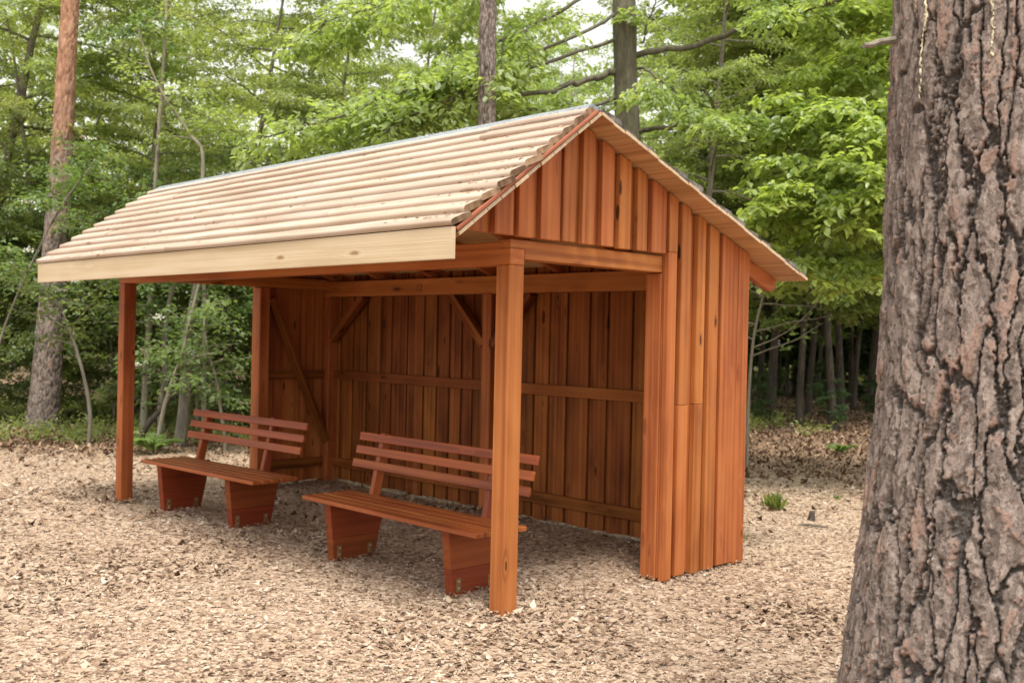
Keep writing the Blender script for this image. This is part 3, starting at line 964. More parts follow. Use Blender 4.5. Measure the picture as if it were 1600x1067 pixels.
for run in ([(1446, 2), (1447, 20), (1446, 40), (1441, 62), (1439, 85), (1440, 108), (1438, 132), (1437, 152)], [(1550, 0), (1551, 25), (1552, 48), (1550, 70), (1550, 90)]):
    parts = []
    for (ax_, ay), (bx_, by) in zip(run[:-1], run[1:]):
        p, q = on_trunk(ax_, ay), on_trunk(bx_, by)
        if p is None or q is None: continue
        nseg = 7
        pts = np.linspace(p, q, nseg) + rng.normal(0, 0.0022, (nseg, 3))
        parts.append(tube(pts, np.clip(rng.normal(0.0028, 0.0014, nseg), 0.0008, 0.006), 6))
    V, F = merge(parts)
    link_mesh('resin_run', np_mesh('resin_run', V - o0, F, RESIN, smooth=True), BP, Matrix.Translation(Vector(o0)))

# ================================================================== FOLIAGE
def leaf_mat(name, stops, trans=0.5, gloss=0.05, tboost=2.2):
    M = Mat(name)
    a = M.n('Attribute', attribute_name='rnd').outputs['Fac']
    oi = M.n('ObjectInfo').outputs['Random']
    col = M.ramp(a, stops)
    col = M.n('HueSaturation', ins={'Hue': M.math('ADD', 0.485, M.math('MULTIPLY', oi, 0.03)), 'Value': M.math('ADD', 0.85, M.math('MULTIPLY', oi, 0.3)), 'Color': col}).outputs[0]
    tcol = M.mix(1.0, col, (1.90 * tboost / 2.2, 1.84 * tboost / 2.2, 0.95), 'MULTIPLY')
    df = M.n('BsdfDiffuse', ins={'Color': col})
    tr = M.n('BsdfTranslucent', ins={'Color': tcol})
    mx = M.n('MixShader', ins={0: trans}); M.set(mx.inputs[1], df.outputs[0]); M.set(mx.inputs[2], tr.outputs[0])
    gl = M.n('BsdfGlossy', ins={'Roughness': 0.45, 'Color': (0.9, 0.95, 0.9)})
    m2 = M.n('MixShader', ins={0: gloss}); M.set(m2.inputs[1], mx.outputs[0]); M.set(m2.inputs[2], gl.outputs[0])
    M.nt.links.new(m2.outputs[0], M.out.inputs[0])
    return M.m


LEAF_SPRING = leaf_mat('spring_leaves', [(0.0, (0.14, 0.195, 0.065)), (0.4, (0.24, 0.305, 0.105)), (0.75, (0.31, 0.375, 0.14)), (1.0, (0.39, 0.44, 0.19))], trans=0.55)
LEAF_BRIGHT = leaf_mat('bright_beech_leaves', [(0.0, (0.16, 0.225, 0.06)), (0.4, (0.27, 0.35, 0.10)), (0.75, (0.345, 0.425, 0.14)), (1.0, (0.43, 0.49, 0.19))], trans=0.55)
LEAF_WOOD = leaf_mat('woodland_leaves', [(0.0, (0.11, 0.155, 0.055)), (0.4, (0.205, 0.265, 0.092)), (0.75, (0.28, 0.335, 0.12)), (1.0, (0.36, 0.40, 0.16))], trans=0.55)
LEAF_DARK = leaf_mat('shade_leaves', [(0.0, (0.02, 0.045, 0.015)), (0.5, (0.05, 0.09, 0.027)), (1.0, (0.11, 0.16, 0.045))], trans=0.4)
LEAF_ROWAN = leaf_mat('rowan_leaves', [(0.0, (0.075, 0.12, 0.042)), (0.5, (0.145, 0.215, 0.075)), (1.0, (0.23, 0.30, 0.12))], trans=0.48, gloss=0.03)
BLOSSOM = simple('white_blossom', (0.8, 0.78, 0.7), 0.7)


def unit(v):
    return v / (np.linalg.norm(v, axis=-1, keepdims=True) + 1e-9)


def leaves(P, D, N, s, asp=0.55, fold=0.12, quad=False):
    n = len(P)
    D = unit(D); Sd = unit(np.cross(D, N)); N = np.cross(Sd, D)
    s = s[:, None]
    fo = (rng.uniform(-0.3, 1.0, n) * fold)[:, None]
    dr = (rng.uniform(-0.05, 0.35, n))[:, None]
    tip = P + D * s - N * s * dr
    if quad:
        l1 = P + D * s * 0.28 + Sd * s * asp * 0.46 + N * s * fo
        l2 = P + D * s * 0.68 + Sd * s * asp * 0.40 + N * s * (fo - dr * 0.4)
        r1 = P + D * s * 0.28 - Sd * s * asp * 0.46 + N * s * fo
        r2 = P + D * s * 0.68 - Sd * s * asp * 0.40 + N * s * (fo - dr * 0.4)
        V = np.stack([P, l1, l2, tip, r2, r1], 1).reshape(-1, 3)
        b = np.arange(n)[:, None] * 6
        F = np.concatenate([b + np.array([[0, 3, 2, 1]]), b + np.array([[0, 5, 4, 3]])])
        return V, F, 6
    l = P + D * s * 0.45 + Sd * s * asp * 0.5 + N * s * fo
    r = P + D * s * 0.45 - Sd * s * asp * 0.5 + N * s * fo
    V = np.stack([P, l, tip, r], 1).reshape(-1, 3)
    b = np.arange(n)[:, None] * 4
    F = np.concatenate([b + np.array([[0, 2, 1]]), b + np.array([[0, 3, 2]])])
    return V, F, 4


def limb_path(p, d, length, nseg=7, up=0.0, wig=0.10):
    pts = [np.array(p, float)]
    d = unit(np.array(d, float))
    for i in range(nseg):
        d = unit(d + rng.normal(0, wig, 3) + np.array([0, 0, up / nseg]))
        pts.append(pts[-1] + d * length / nseg)
    return np.array(pts)


def side_shoots(path, frac0=0.2, gap=0.28, maxlen=1.2, droop=-0.15, layered=True):
    """alternate shoots left and right of a limb, lying nearly level"""
    seg = np.linalg.norm(np.diff(path, axis=0), axis=1); cum = np.concatenate([[0], np.cumsum(seg)]); Lm = cum[-1]
    out = []; sd = 1
    for t in np.arange(Lm * frac0, Lm * 0.98, gap):
        i = min(np.searchsorted(cum, t) - 1, len(seg) - 1); i = max(i, 0)
        u = (t - cum[i]) / seg[i]
        p = path[i] * (1 - u) + path[i + 1] * u
        d = unit(path[i + 1] - path[i])
        side = unit(np.cross(d, [0, 0, 1.0])) * sd
        ln = min(maxlen, 0.25 + 0.55 * (Lm - t)) * rng.uniform(0.6, 1.15)
        dd = unit(d * rng.uniform(0.5, 1.0) + side + np.array([0, 0, rng.normal(0.0, 0.18)]))
        out.append(limb_path(p, dd, ln, 4, droop, 0.10))
        sd = -sd
    return out


def leaf_cloud(paths, n, size, spread=0.10, tiltj=0.38, asp=0.55, quad=False, vert=0.05, szv=0.25):
    A = np.concatenate([p[:-1] for p in paths]); B = np.concatenate([p[1:] for p in paths])
    pid = np.concatenate([np.full(len(p) - 1, i) for i, p in enumerate(paths)])
    ln = np.linalg.norm(B - A, axis=1)
    k = rng.choice(len(A), n, p=ln / ln.sum())
    t = rng.uniform(0, 1, n)[:, None]
    P = A[k] * (1 - t) + B[k] * t
    d = unit(B[k] - A[k])
    sd = unit(np.cross(d, np.array([0, 0, 1.0])))
    sg = rng.choice([-1.0, 1.0], n)[:, None]
    P = P + sd * sg * (rng.uniform(0, 1, (n, 1)) ** 1.3) * spread
    P[:, 2] += rng.normal(0, vert, n)
    D = unit(d * rng.uniform(0.2, 1.0, (n, 1)) + sd * sg * rng.uniform(0.4, 1.0, (n, 1)) + rng.normal(0, 0.25, (n, 3)) + np.array([0, 0, -0.18]))
    N = unit(np.array([[0, 0, 1.0]]) + rng.normal(0, tiltj, (n, 3)))
    s = size * np.clip(rng.normal(1.0, szv, n), 0.5, 1.6)
    ph = rng.uniform(0, 1, len(paths))
    r = np.clip(0.5 * ph[pid[k]] + 0.5 * rng.uniform(0, 1, n), 0, 1)
    V, F, kk = leaves(P, D, N, s, asp, 0.14, quad)
    return V, F, np.repeat(r, kk)


def radii(n, a, b):
    return np.linspace(a, b, n)


def grow(H, r0, cb, reach, nl, nleaf, lsize, lean=(0, 0), quad=False, top_frac=1.0, up=0.35, spread=0.12, dens_up=True, shoots=0.30, leafmax=1.3):
    """a broadleaved tree at the origin: trunk with limbs, and leaves on level shoots"""
    tr = limb_path((0, 0, -0.15), (lean[0], lean[1], 1), H + 0.15, 12, 0.5, 0.045)
    woods = [tube(tr, radii(13, r0, r0 * 0.12) * np.array([1.35, 1.08] + [1.0] * 11), 9)]
    paths = []
    for i in range(nl):
        f = cb + (1 - cb) * (i + rng.uniform(0.1, 0.9)) / nl
        f = min(f, 0.985)
        k = f * 12; j = int(k); u = k - j
        p = tr[j] * (1 - u) + tr[min(j + 1, 12)] * u
        a = i * 2.4 + rng.uniform(-0.5, 0.5)
        el = rng.uniform(0.05, 0.5)
        prof = math.sin(math.pi * min(1, max(0.12, (1 - f) * 0.9 + 0.16))) ** 0.7
        ln = reach * prof * rng.uniform(0.7, 1.15)
        lp = limb_path(p, (math.cos(a), math.sin(a), el), ln, 7, -up, 0.10)
        rr = r0 * (1 - f) * 0.42 + 0.008
        woods.append(tube(lp, radii(8, rr, 0.004), 5))
        sh = side_shoots(lp, 0.12, shoots, leafmax)
        paths += sh + [lp[3:]]
        for s_ in sh[::2]:
            woods.append(tube(s_, radii(len(s_), 0.006, 0.002), 3))
    Vw, Fw = merge(woods)
    Vl, Fl, rl = leaf_cloud(paths, nleaf, lsize, spread, quad=quad)
    return (Vw, Fw), (Vl, Fl, rl)


def make_proto(name, bark, leafm, *a, **k):
    (Vw, Fw), (Vl, Fl, rl) = grow(*a, **k)
    tm = np_mesh(name + '_trunk', Vw, Fw, bark, smooth=True)
    cm = np_mesh(name + '_crown', Vl, Fl, leafm, attrs={'rnd': rl})
    return tm, cm


def place(name, proto, loc, rz, sc, label, cat='tree', group=None):
    t = empty(name, loc, rz)
    t.scale = (sc, sc, sc)
    for nm, me in (('trunk', proto[0]), ('crown', proto[1])):
        o = bpy.data.objects.new(nm, me)
        COL.objects.link(o)
        o.parent = t
    return tag(t, label, cat, group)


def gpos(px, d):
    """ground position in the photo's column px at view distance d"""
    p = at(px, 533.5, d)
    x, y = float(p[0]), float(p[1])
    return (x, y, float(gh(np.array([x]), np.array([y]))[0]))


PA = make_proto('beech_a', BARK_GREY, LEAF_WOOD, 11.5, 0.12, 0.10, 3.0, 44, 29000, 0.085)
PB = make_proto('beech_b', BARK_GREY, LEAF_SPRING, 12.5, 0.11, 0.18, 3.2, 40, 27000, 0.085)
PC = make_proto('dark_a', BARK_DARK, LEAF_WOOD, 14.0, 0.075, 0.15, 2.6, 44, 36000, 0.09)
PS = make_proto('shrub_a', BARK_PALE, LEAF_ROWAN, 4.2, 0.030, 0.06, 1.7, 34, 13000, 0.068, up=0.5)
PS2 = make_proto('shrub_b', BARK_PALE, LEAF_WOOD, 3.2, 0.024, 0.05, 1.4, 28, 9000, 0.072, up=0.4)
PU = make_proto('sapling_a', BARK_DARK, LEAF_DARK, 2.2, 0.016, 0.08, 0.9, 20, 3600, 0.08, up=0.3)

ORD = ['first', 'second', 'third', 'fourth', 'fifth', 'sixth', 'seventh', 'eighth', 'ninth', 'tenth', 'eleventh', 'twelfth', 'thirteenth', 'fourteenth', 'fifteenth', 'sixteenth', 'seventeenth', 'eighteenth', 'nineteenth', 'twentieth',
       'twenty-first', 'twenty-second', 'twenty-third', 'twenty-fourth', 'twenty-fifth', 'twenty-sixth', 'twenty-seventh', 'twenty-eighth']
G_BACK = 'broadleaved trees making up the wood behind the shelter'
G_DARK = 'slim dark trees in the shaded wood at the right'
rt = random.Random(11)
rows = [('nearest', 17.5, [(-60, 1.0, PA), (75, .62, PB), (205, .80, PA), (345, .72, PB), (500, .66, PA), (640, .64, PB), (860, .60, PA), (1060, .75, PB)]),
        ('middle', 23.5, [(-90, 1.0, PB), (60, .74, PA), (290, .98, PB), (450, .95, PB), (600, .86, PA), (760, .88, PB), (1040, .85, PA), (1150, 1.0, PC)]),
        ('farthest', 33.0, [(-200, 1.0, PA), (30, .95, PB), (170, .80, PA), (330, 1.0, PB), (560, .85, PB), (720, 1.0, PA), (850, .80, PB), (1020, .90, PA), (1150, 1.1, PC), (1260, 1.1, PC), (1370, 1.1, PC), (1480, 1.1, PC), (1640, 1.1, PC)]),
        ('hindmost', 40.0, [(1090, .8, PA), (1165, .9, PA), (1230, .8, PA), (1295, .95, PA), (1360, .8, PA), (1425, .9, PA), (1500, .9, PA)])]
for rn, d, lst in rows:
    for i, (px, sc, pr) in enumerate(lst):
        dd = d * rt.uniform(0.95, 1.05)
        place('broadleaved_tree', pr, gpos(px + rt.uniform(-15, 15), dd), rt.uniform(0, 6.28), sc * rt.uniform(0.96, 1.04),
              'leafy green tree behind the shelter, %s from the left in the %s row' % (ORD[i], rn), 'tree', G_BACK)
# slim dark trunks at the right
qs = sorted(1135 + (i + rt.random()) * (400 / 28) for i in range(28))
for i, q in enumerate(qs):
    d = rt.uniform(19.0, 34.0)
    place('slim_tree', PC, gpos(q, d), rt.uniform(0, 6.28), rt.uniform(0.7, 1.1), 'slim dark trunk in the shaded wood, %s from the shelter corner rightwards' % ORD[i], 'tree', G_DARK)
# undergrowth
G_SH = 'leafy bushes along the edge of the clearing'
qs = [-60 + (i + rt.random()) * (640 / 15) for i in range(15)]
for i, q in enumerate(qs):
    d = rt.uniform(15.8, 18.0)
    place('bush', (PS, PS2)[i % 2], gpos(q, d), rt.uniform(0, 6.28), rt.uniform(0.7, 1.15), 'leafy bush at the edge of the wood left of the shelter, %s from the left' % ORD[i], 'bush', G_SH)
G_UN = 'small saplings in the shade of the wood'
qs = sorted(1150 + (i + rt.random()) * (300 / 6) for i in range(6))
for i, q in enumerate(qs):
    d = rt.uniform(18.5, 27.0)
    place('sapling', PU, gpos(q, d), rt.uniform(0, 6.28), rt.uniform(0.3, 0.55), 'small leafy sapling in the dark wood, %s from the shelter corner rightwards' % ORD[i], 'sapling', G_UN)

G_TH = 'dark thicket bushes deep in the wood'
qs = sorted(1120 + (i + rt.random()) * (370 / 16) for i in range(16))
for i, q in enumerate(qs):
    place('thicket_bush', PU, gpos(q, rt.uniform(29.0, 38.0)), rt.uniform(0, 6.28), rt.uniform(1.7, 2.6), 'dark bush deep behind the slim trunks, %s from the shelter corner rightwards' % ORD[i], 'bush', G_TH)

# ---- far woodland closing the view
def far_wood():
    n = 95000
    ang0 = math.atan2(FV[1], FV[0])
    a = ang0 + rng.uniform(-1.0, 1.0, n); r = rng.uniform(43, 58, n)
    z = rng.uniform(0, 1, n) ** 1.0 * 15.0
    cl = fbm(a * 30, z * 0.5, r * 0.25, 3, 77)
    keep = cl > 0.20 + 0.34 * (z / 15.0) ** 1.5
    a, r, z = a[keep], r[keep], z[keep]; n = len(a)
    P = np.stack([CAM[0] + r * np.cos(a), CAM[1] + r * np.sin(a), z], -1)
    V, F, k = leaves(P, rng.normal(0, 1, (n, 3)), rng.normal(0, 0.6, (n, 3)) + np.array([0, 0, 1.0]), rng.uniform(0.24, 0.46, n), 0.7)
    me = np_mesh('far_woodland', V, F, LEAF_SPRING, attrs={'rnd': np.repeat(rng.uniform(0, 1, n), k)})
    tag(link_mesh('far_woodland', me), 'far mass of green woodland closing the view behind the trees', 'woodland', kind='stuff')


far_wood()

# ---- pine at the left
def pine_from_pixels(name, pts, d, widths, mat, label, plates, seed, ztop=14.0):
    P = np.array([at(x, y, d) for x, y in pts])
    z = P[:, 2]; o = np.argsort(z)
    z, P = z[o], P[o]; wr = np.array(widths)[o] / 2 * d / FPX
    sl2 = (P[-1] - P[-2]) / (P[-1, 2] - P[-2, 2])
    z = np.concatenate([[-0.1], z, [ztop]])
    X = np.concatenate([[P[0, 0]], P[:, 0], [P[-1, 0] + sl2[0] * (ztop - P[-1, 2])]])
    Y = np.concatenate([[P[0, 1]], P[:, 1], [P[-1, 1] + sl2[1] * (ztop - P[-1, 2])]])
    Rr = np.concatenate([[wr[0] * 1.15], wr, [wr[-1] * 0.7]])
    zz_ = np.concatenate([np.arange(-0.1, 7.5, 0.035), np.linspace(7.5, ztop, 40)])
    V, F, A = pine_trunk_mesh(zz_, lambda q: np.interp(q, z, X), lambda q: np.interp(q, z, Y), lambda q: np.interp(q, z, Rr), np.linspace(0, 2 * np.pi, 72, endpoint=False), plates, seed, 0.028, 4.0)
    b = np.array([np.interp(0, z, X), np.interp(0, z, Y), 0.0])
    t = tag(empty(name, b), label, 'tree')
    link_mesh('trunk', np_mesh(name + '_trunk', V - b, F, mat, smooth=True, attrs=A), t, Matrix.Translation(Vector(b)))
    # sparse dark needle crown far above the frame
    paths = []; woods = []
    for i in range(14):
        zc = ztop - 0.3 - i * 0.28
        p = np.array([np.interp(zc, z, X), np.interp(zc, z, Y), zc]) - b
        a = i * 2.4
        lp = limb_path(p, (math.cos(a), math.sin(a), 0.35), rng.uniform(1.0, 2.2), 6, 0.2, 0.12)
        woods.append(tube(lp, radii(7, 0.03, 0.006), 5)); paths += side_shoots(lp, 0.3, 0.2, 0.6) + [lp[3:]]
    Vl, Fl, rl = leaf_cloud(paths, 9000, 0.11, 0.14, 0.9, asp=0.12)
    link_mesh('crown', np_mesh(name + '_crown', Vl, Fl, LEAF_DARK, attrs={'rnd': rl}), t, Matrix.Translation(Vector(b)))
    link_mesh('limb', np_mesh(name + '_limb', *merge(woods), BARK_DARK, smooth=True), t, Matrix.Translation(Vector(b)))
    return t


pine_from_pixels('pine_tree', [(66, 672), (73, 590), (80, 500), (86, 400), (93, 300), (99, 200), (104, 100), (110, 0)], 16.1,
                 [52, 44, 41, 38, 34, 31, 28, 26], PINE_FAR, 'pine with orange upper trunk left of the shelter', 14, 5)
pine_from_pixels('pine_tree', [(759, 560), (759, 400), (760, 200), (761, 100), (763, 0)], 11.2,
                 [34, 31, 28, 27, 26], PINE_MID, 'straight dark brown pine trunk rising behind the roof', 12, 9)

# ---- beech behind the ridge with long bare limbs
def beech():
    d = 13.0
    tp = [(992, 560), (990, 400), (984, 250), (979, 170), (977, 100), (976, 40), (975, 0), (970, -120), (968, -300)]
    P = np.array([at(x, y, d) for x, y in tp])
    b = np.array([P[0, 0], P[0, 1], 0.0])
    P = np.concatenate([[b + (0, 0, -0.15)], P])
    Rr = np.array([60, 46, 43, 40, 38, 36, 38, 36, 30, 18]) / 2 * d / FPX
    # finer rings
    t = np.linspace(0, len(P) - 1, 60)
    Pf = np.stack([np.interp(t, np.arange(len(P)), P[:, i]) for i in range(3)], -1)
    Rf = np.interp(t, np.arange(len(P)), Rr)
    T = tag(empty('beech_tree', b), 'olive grey beech with long spreading limbs behind the ridge', 'tree')
    M = Matrix.Translation(Vector(b))
    link_mesh('trunk', np_mesh('beech_trunk', tube(Pf, Rf, 20)[0] - b, tube(Pf, Rf, 20)[1], BARK_OLIVE, smooth=True), T, M)
    limbs = [
        ([(990, 86, 13.0), (1040, 78, 12.8), (1090, 72, 12.6), (1150, 46, 12.4), (1200, 28, 12.3), (1260, 16, 11.4), (1325, -4, 11.0), (1400, -40, 10.8)], 11, 5),
        ([(965, 113, 13.0), (930, 121, 12.8), (895, 131, 12.6), (850, 146, 12.3), (800, 148, 12.1), (740, 152, 11.9), (690, 148, 11.8), (620, 172, 11.6)], 11, 3),
        ([(990, 207, 13.0), (1020, 201, 12.8), (1060, 197, 12.6), (1120, 196, 11.8), (1210, 193, 11.2), (1280, 200, 10.9)], 9, 5),
        ([(990, 106, 13.0), (1020, 114, 12.7), (1050, 140, 12.5), (1080, 165, 12.3), (1110, 192, 12.2), (1150, 225, 12.1)], 5, 2),
        ([(968, -30, 13.0), (900, 2, 12.6), (850, 32, 12.3), (800, 56, 12.0), (745, 88, 11.7), (690, 122, 11.5), (655, 142, 11.4)], 7, 2.5),
        ([(965, 20, 13.0), (870, 70, 12.4), (770, 108, 12.0), (715, 152, 11.6), (660, 168, 11.4), (600, 205, 11.2), (555, 262, 11.1)], 6, 2),
        ([(966, 60, 13.0), (820, 110, 12.2), (700, 128, 11.6), (600, 150, 11.2), (530, 182, 11.0), (450, 205, 10.9), (390, 225, 10.9)], 6, 2),
        ([(970, 150, 13.0), (900, 178, 12.6), (850, 176, 12.4), (800, 168, 12.2), (760, 170, 12.0)], 6, 3),
        ([(1003, 70, 13.0), (1010, 40, 12.9), (1022, 10, 12.8), (1030, -20, 12.8)], 4, 2),
        ([(985, -60, 13.0), (1080, -70, 12.6), (1160, -60, 12.2), (1250, -30, 12.0), (1330, 30, 11.8)], 7, 2),
        ([(965, -80, 13.0), (860, -60, 12.5), (740, -20, 12.2), (620, 0, 11.9), (520, 30, 11.6), (440, 80, 11.5)], 7, 2),
    ]
    paths = []; woods = []
    for pl, r0_, r1_ in limbs:
        Q = np.array([at(x, y, dd) for x, y, dd in pl])
        tt = np.linspace(0, len(Q) - 1, len(Q) * 4)
        Qf = np.stack([np.interp(tt, np.arange(len(Q)), Q[:, i]) for i in range(3)], -1) + rng.normal(0, 0.012, (len(tt), 3))
        r = np.linspace(r0_, r1_, len(tt)) / 2 * 12.5 / FPX
        V, F = tube(Qf, r, 8)
        link_mesh('limb', np_mesh('beech_limb', V - b, F, BARK_OLIVE, smooth=True), T, M)
        sh = side_shoots(Q, 0.55 if len(woods) < 1 or r0_ >= 8 else 0.3, 0.22, 1.0, -0.25)
        for s_ in sh:
            woods.append(tube(s_ - b, radii(len(s_), 0.007, 0.002), 4))
        sub = []
        for s_ in sh[::2]:
            sub += side_shoots(s_, 0.25, 0.22, 0.5, -0.3)
        paths += sh + sub
    tag(link_mesh('twigs', np_mesh('beech_twigs', *merge(woods), BARK_DARK, smooth=True), T, M), kind='stuff')
    Vl, Fl, rl = leaf_cloud(paths, 17500, 0.082, 0.16, 0.42, quad=True, vert=0.05)
    link_mesh('crown', np_mesh('beech_crown', Vl - b, Fl, LEAF_SPRING, attrs={'rnd': rl}), T, M)


beech()


# ---- young beech at the right, bright layered sprays
def young_beech():
    base = np.array(gpos(1475, 11.6)); b = base.copy()
    H = 7.0
    tr = limb_path(b + (0, 0, -0.1), (0, 0, 1), H, 12, 0.4, 0.03)
    T = tag(empty('young_beech', b), 'young beech with bright layered sprays beside the thick pine', 'tree')
    M = Matrix.Translation(Vector(b))
    tips = [(1170, 325, 10.6), (1165, 345, 11.2), (1195, 250, 10.8), (1180, 205, 11.2), (1215, 150, 11.0), (1240, 110, 11.4), (1205, 395, 10.9), (1225, 430, 10.8),
            (1200, 290, 10.4), (1270, 170, 10.4), (1300, 90, 11.2), (1290, 250, 10.2), (1310, 350, 10.4), (1320, 430, 10.6),
            (1350, 60, 11.0), (1340, 200, 10.3), (1360, 300, 10.2), (1240, 330, 11.8), (1260, 60, 12.0), (1240, 30, 12.2), (1310, 20, 11.6)]
    tips += [(1500, 100, 10.6), (1560, 200, 10.8), (1600, 50, 11.5), (1650, 300, 11), (1520, 350, 10.4), (1450, -60, 11), (1350, -80, 11.2)]
    paths = []; woods = [tube(tr - b, radii(13, 0.085, 0.012), 9)]
    for (x, y, dd) in tips:
        tip = at(x, y, dd)
        zs = np.clip(tip[2] - 0.1 + rng.uniform(-0.2, 0.2), 0.6, H - 0.3)
        root = np.array([np.interp(zs, tr[:, 2], tr[:, 0]), np.interp(zs, tr[:, 2], tr[:, 1]), zs])
        mid = (root + tip) / 2 + np.array([0, 0, 0.22]) + rng.normal(0, 0.05, 3)
        u = np.linspace(0, 1, 9)[:, None]
        Q = (1 - u) ** 2 * root + 2 * u * (1 - u) * mid + u ** 2 * tip
        woods.append(tube(Q - b, radii(9, 0.018, 0.003), 5))
        sh = side_shoots(Q, 0.30, 0.15, 0.75, -0.30)
        for s_ in sh:
            woods.append(tube(s_ - b, radii(len(s_), 0.005, 0.0015), 3))
        sub = []
        for s_ in sh:
            sub += side_shoots(s_, 0.25, 0.16, 0.35, -0.3)
        paths += sh + sub + [Q[4:]]
    link_mesh('trunk', np_mesh('young_beech_trunk', *merge(woods), BARK_GREY, smooth=True), T, M)
    Vl, Fl, rl = leaf_cloud(paths, 26000, 0.082, 0.07, 0.36, asp=0.62, quad=True, vert=0.025)
    link_mesh('crown', np_mesh('young_beech_crown', Vl - b, Fl, LEAF_BRIGHT, attrs={'rnd': rl}), T, M)


young_beech()


# ---- crooked thin stems at the left edge of the clearing
def stem(name, label, pts, d, w0, w1, nleaf, bark, leafm, cat='sapling', blossoms=0):
    P = np.array([at(x, y, d + dz) for x, y, dz in pts])
    b = np.array([P[0, 0], P[0, 1], 0.0])
    if P[0, 2] > 0.03: P = np.concatenate([[b], P])
    P[0, 2] = -0.05
    tt = np.linspace(0, len(P) - 1, len(P) * 4)
    # smooth path
    Q = np.stack([np.interp(tt, np.arange(len(P)), P[:, i]) for i in range(3)], -1)
    for _ in range(2):
        Q[1:-1] = (Q[:-2] + 2 * Q[1:-1] + Q[2:]) / 4
    r = np.linspace(w0, w1, len(Q)) / 2 * d / FPX
    T = tag(empty(name, b), label, cat)
    M = Matrix.Translation(Vector(b))
    woods = [tube(Q - b, r, 9)]
    paths = []
    for i in range(10):
        j = int(len(Q) * rng.uniform(0.45, 0.98))
        a = rng.uniform(0, 6.28)
        lp = limb_path(Q[min(j, len(Q) - 1)], (math.cos(a), math.sin(a), 0.4), rng.uniform(0.5, 1.3), 5, -0.2, 0.15)
        woods.append(tube(lp - b, radii(6, 0.010, 0.003), 4))
        paths += side_shoots(lp, 0.2, 0.16, 0.5) + [lp]
    link_mesh('trunk', np_mesh(name + '_trunk', *merge(woods), bark, smooth=True), T, M)
    if nleaf:
        Vl, Fl, rl = leaf_cloud(paths, nleaf, 0.07, 0.10, 0.45, quad=True)
        link_mesh('crown', np_mesh(name + '_crown', Vl - b, Fl, leafm, attrs={'rnd': rl}), T, M)
    for k in range(blossoms):
        p = paths[rng.integers(len(paths))][-1]
        n = 60
        Pn = p + rng.normal(0, 1, (n, 3)) * np.array([0.05, 0.05, 0.014])
        V, F, kk = leaves(Pn, rng.normal(0, 1, (n, 3)), np.tile([0, 0, 1.0], (n, 1)) + rng.normal(0, 0.3, (n, 3)), rng.uniform(0.014, 0.026, n), 0.9)
        link_mesh('blossom', np_mesh(name + '_blossom', V - b, F, BLOSSOM), T, M)
    return T


stem('crooked_tree', 'crooked grey brown young tree left of the far bench', [(280, 698, 0), (288, 640, 0), (291, 580, .05), (290, 530, .1), (300, 490, .1), (310, 440, .15), (318, 370, .2), (322, 320, .2)], 14.3, 20, 10, 2200, BARK_GREY, LEAF_ROWAN, 'tree')
stem('thin_sapling', 'thin bent pale stem standing right of the left pine', [(138, 697, 0), (142, 655, 0), (137, 615, 0), (128, 575, 0), (118, 540, .1), (105, 505, .1), (92, 470, .2)], 14.0, 7, 3, 900, BARK_GREY, LEAF_ROWAN)
stem('thin_sapling', 'pale sapling leaning beside the crooked young tree', [(246, 690, 0), (255, 640, 0), (270, 590, 0), (285, 555, .1), (296, 500, .1), (312, 440, .2), (322, 380, .2)], 13.9, 8, 3, 500, BARK_PALE, LEAF_ROWAN, blossoms=2)
stem('thin_sapling', 'dark slanting stem at the foot of the crooked tree', [(212, 690, 0), (232, 660, 0), (255, 635, .1), (275, 610, .2), (290, 585, .3)], 14.6, 11, 5, 300, BARK_DARK, LEAF_ROWAN)
stem('thin_sapling', 'upright mottled stem seen right of the far front post', [(224, 665, 0), (227, 600, 0), (231, 540, 0), (235, 470, .1), (238, 390, .1), (242, 300, .1), (250, 180, .1), (258, 60, .2), (262, -40, .2)], 15.6, 12, 4, 1500, BARK_PALE, LEAF_ROWAN, blossoms=1)
stem('thin_sapling', 'wavy stem between the mottled stem and the crooked tree', [(252, 680, 0), (250, 635, 0), (259, 590, 0), (256, 540, 0), (262, 480, .1), (278, 420, .1), (282, 360, .1)], 14.9, 12, 5, 700, BARK_GREY, LEAF_ROWAN, blossoms=1)
stem('thin_sapling', 'sapling with white blossom clusters seen behind the far bench', [(352, 690, 0), (345, 640, 0), (338, 590, 0), (322, 540, 0), (318, 490, 0)], 14.0, 6, 3, 1400, BARK_PALE, LEAF_ROWAN, blossoms=5)
stem('thin_sapling', 'blossoming rowan sapling in front of the left pine', [(-40, 690, 0), (-20, 600, 0), (10, 500, 0), (50, 410, 0), (95, 320, 0), (150, 250, 0)], 14.2, 5, 2, 2200, BARK_GREY, LEAF_ROWAN, blossoms=6)
stem('thin_sapling', 'bare slanting stem against the wood right of the shelter', [(1168, 660, 0), (1172, 580, 0), (1178, 520, 0), (1190, 470, 0), (1205, 420, 0)], 13.0, 6, 3, 200, BARK_PALE, LEAF_ROWAN)
stem('thin_sapling', 'pale forked sapling standing above the far end of the roof', [(318, 660, 0), (320, 500, 0), (316, 300, 0), (318, 230, 0), (300, 215, .2), (285, 190, .3), (262, 160, .4), (235, 110, .5), (215, 40, .6)], 15.0, 8, 2.5, 1200, BARK_PALE, LEAF_SPRING)


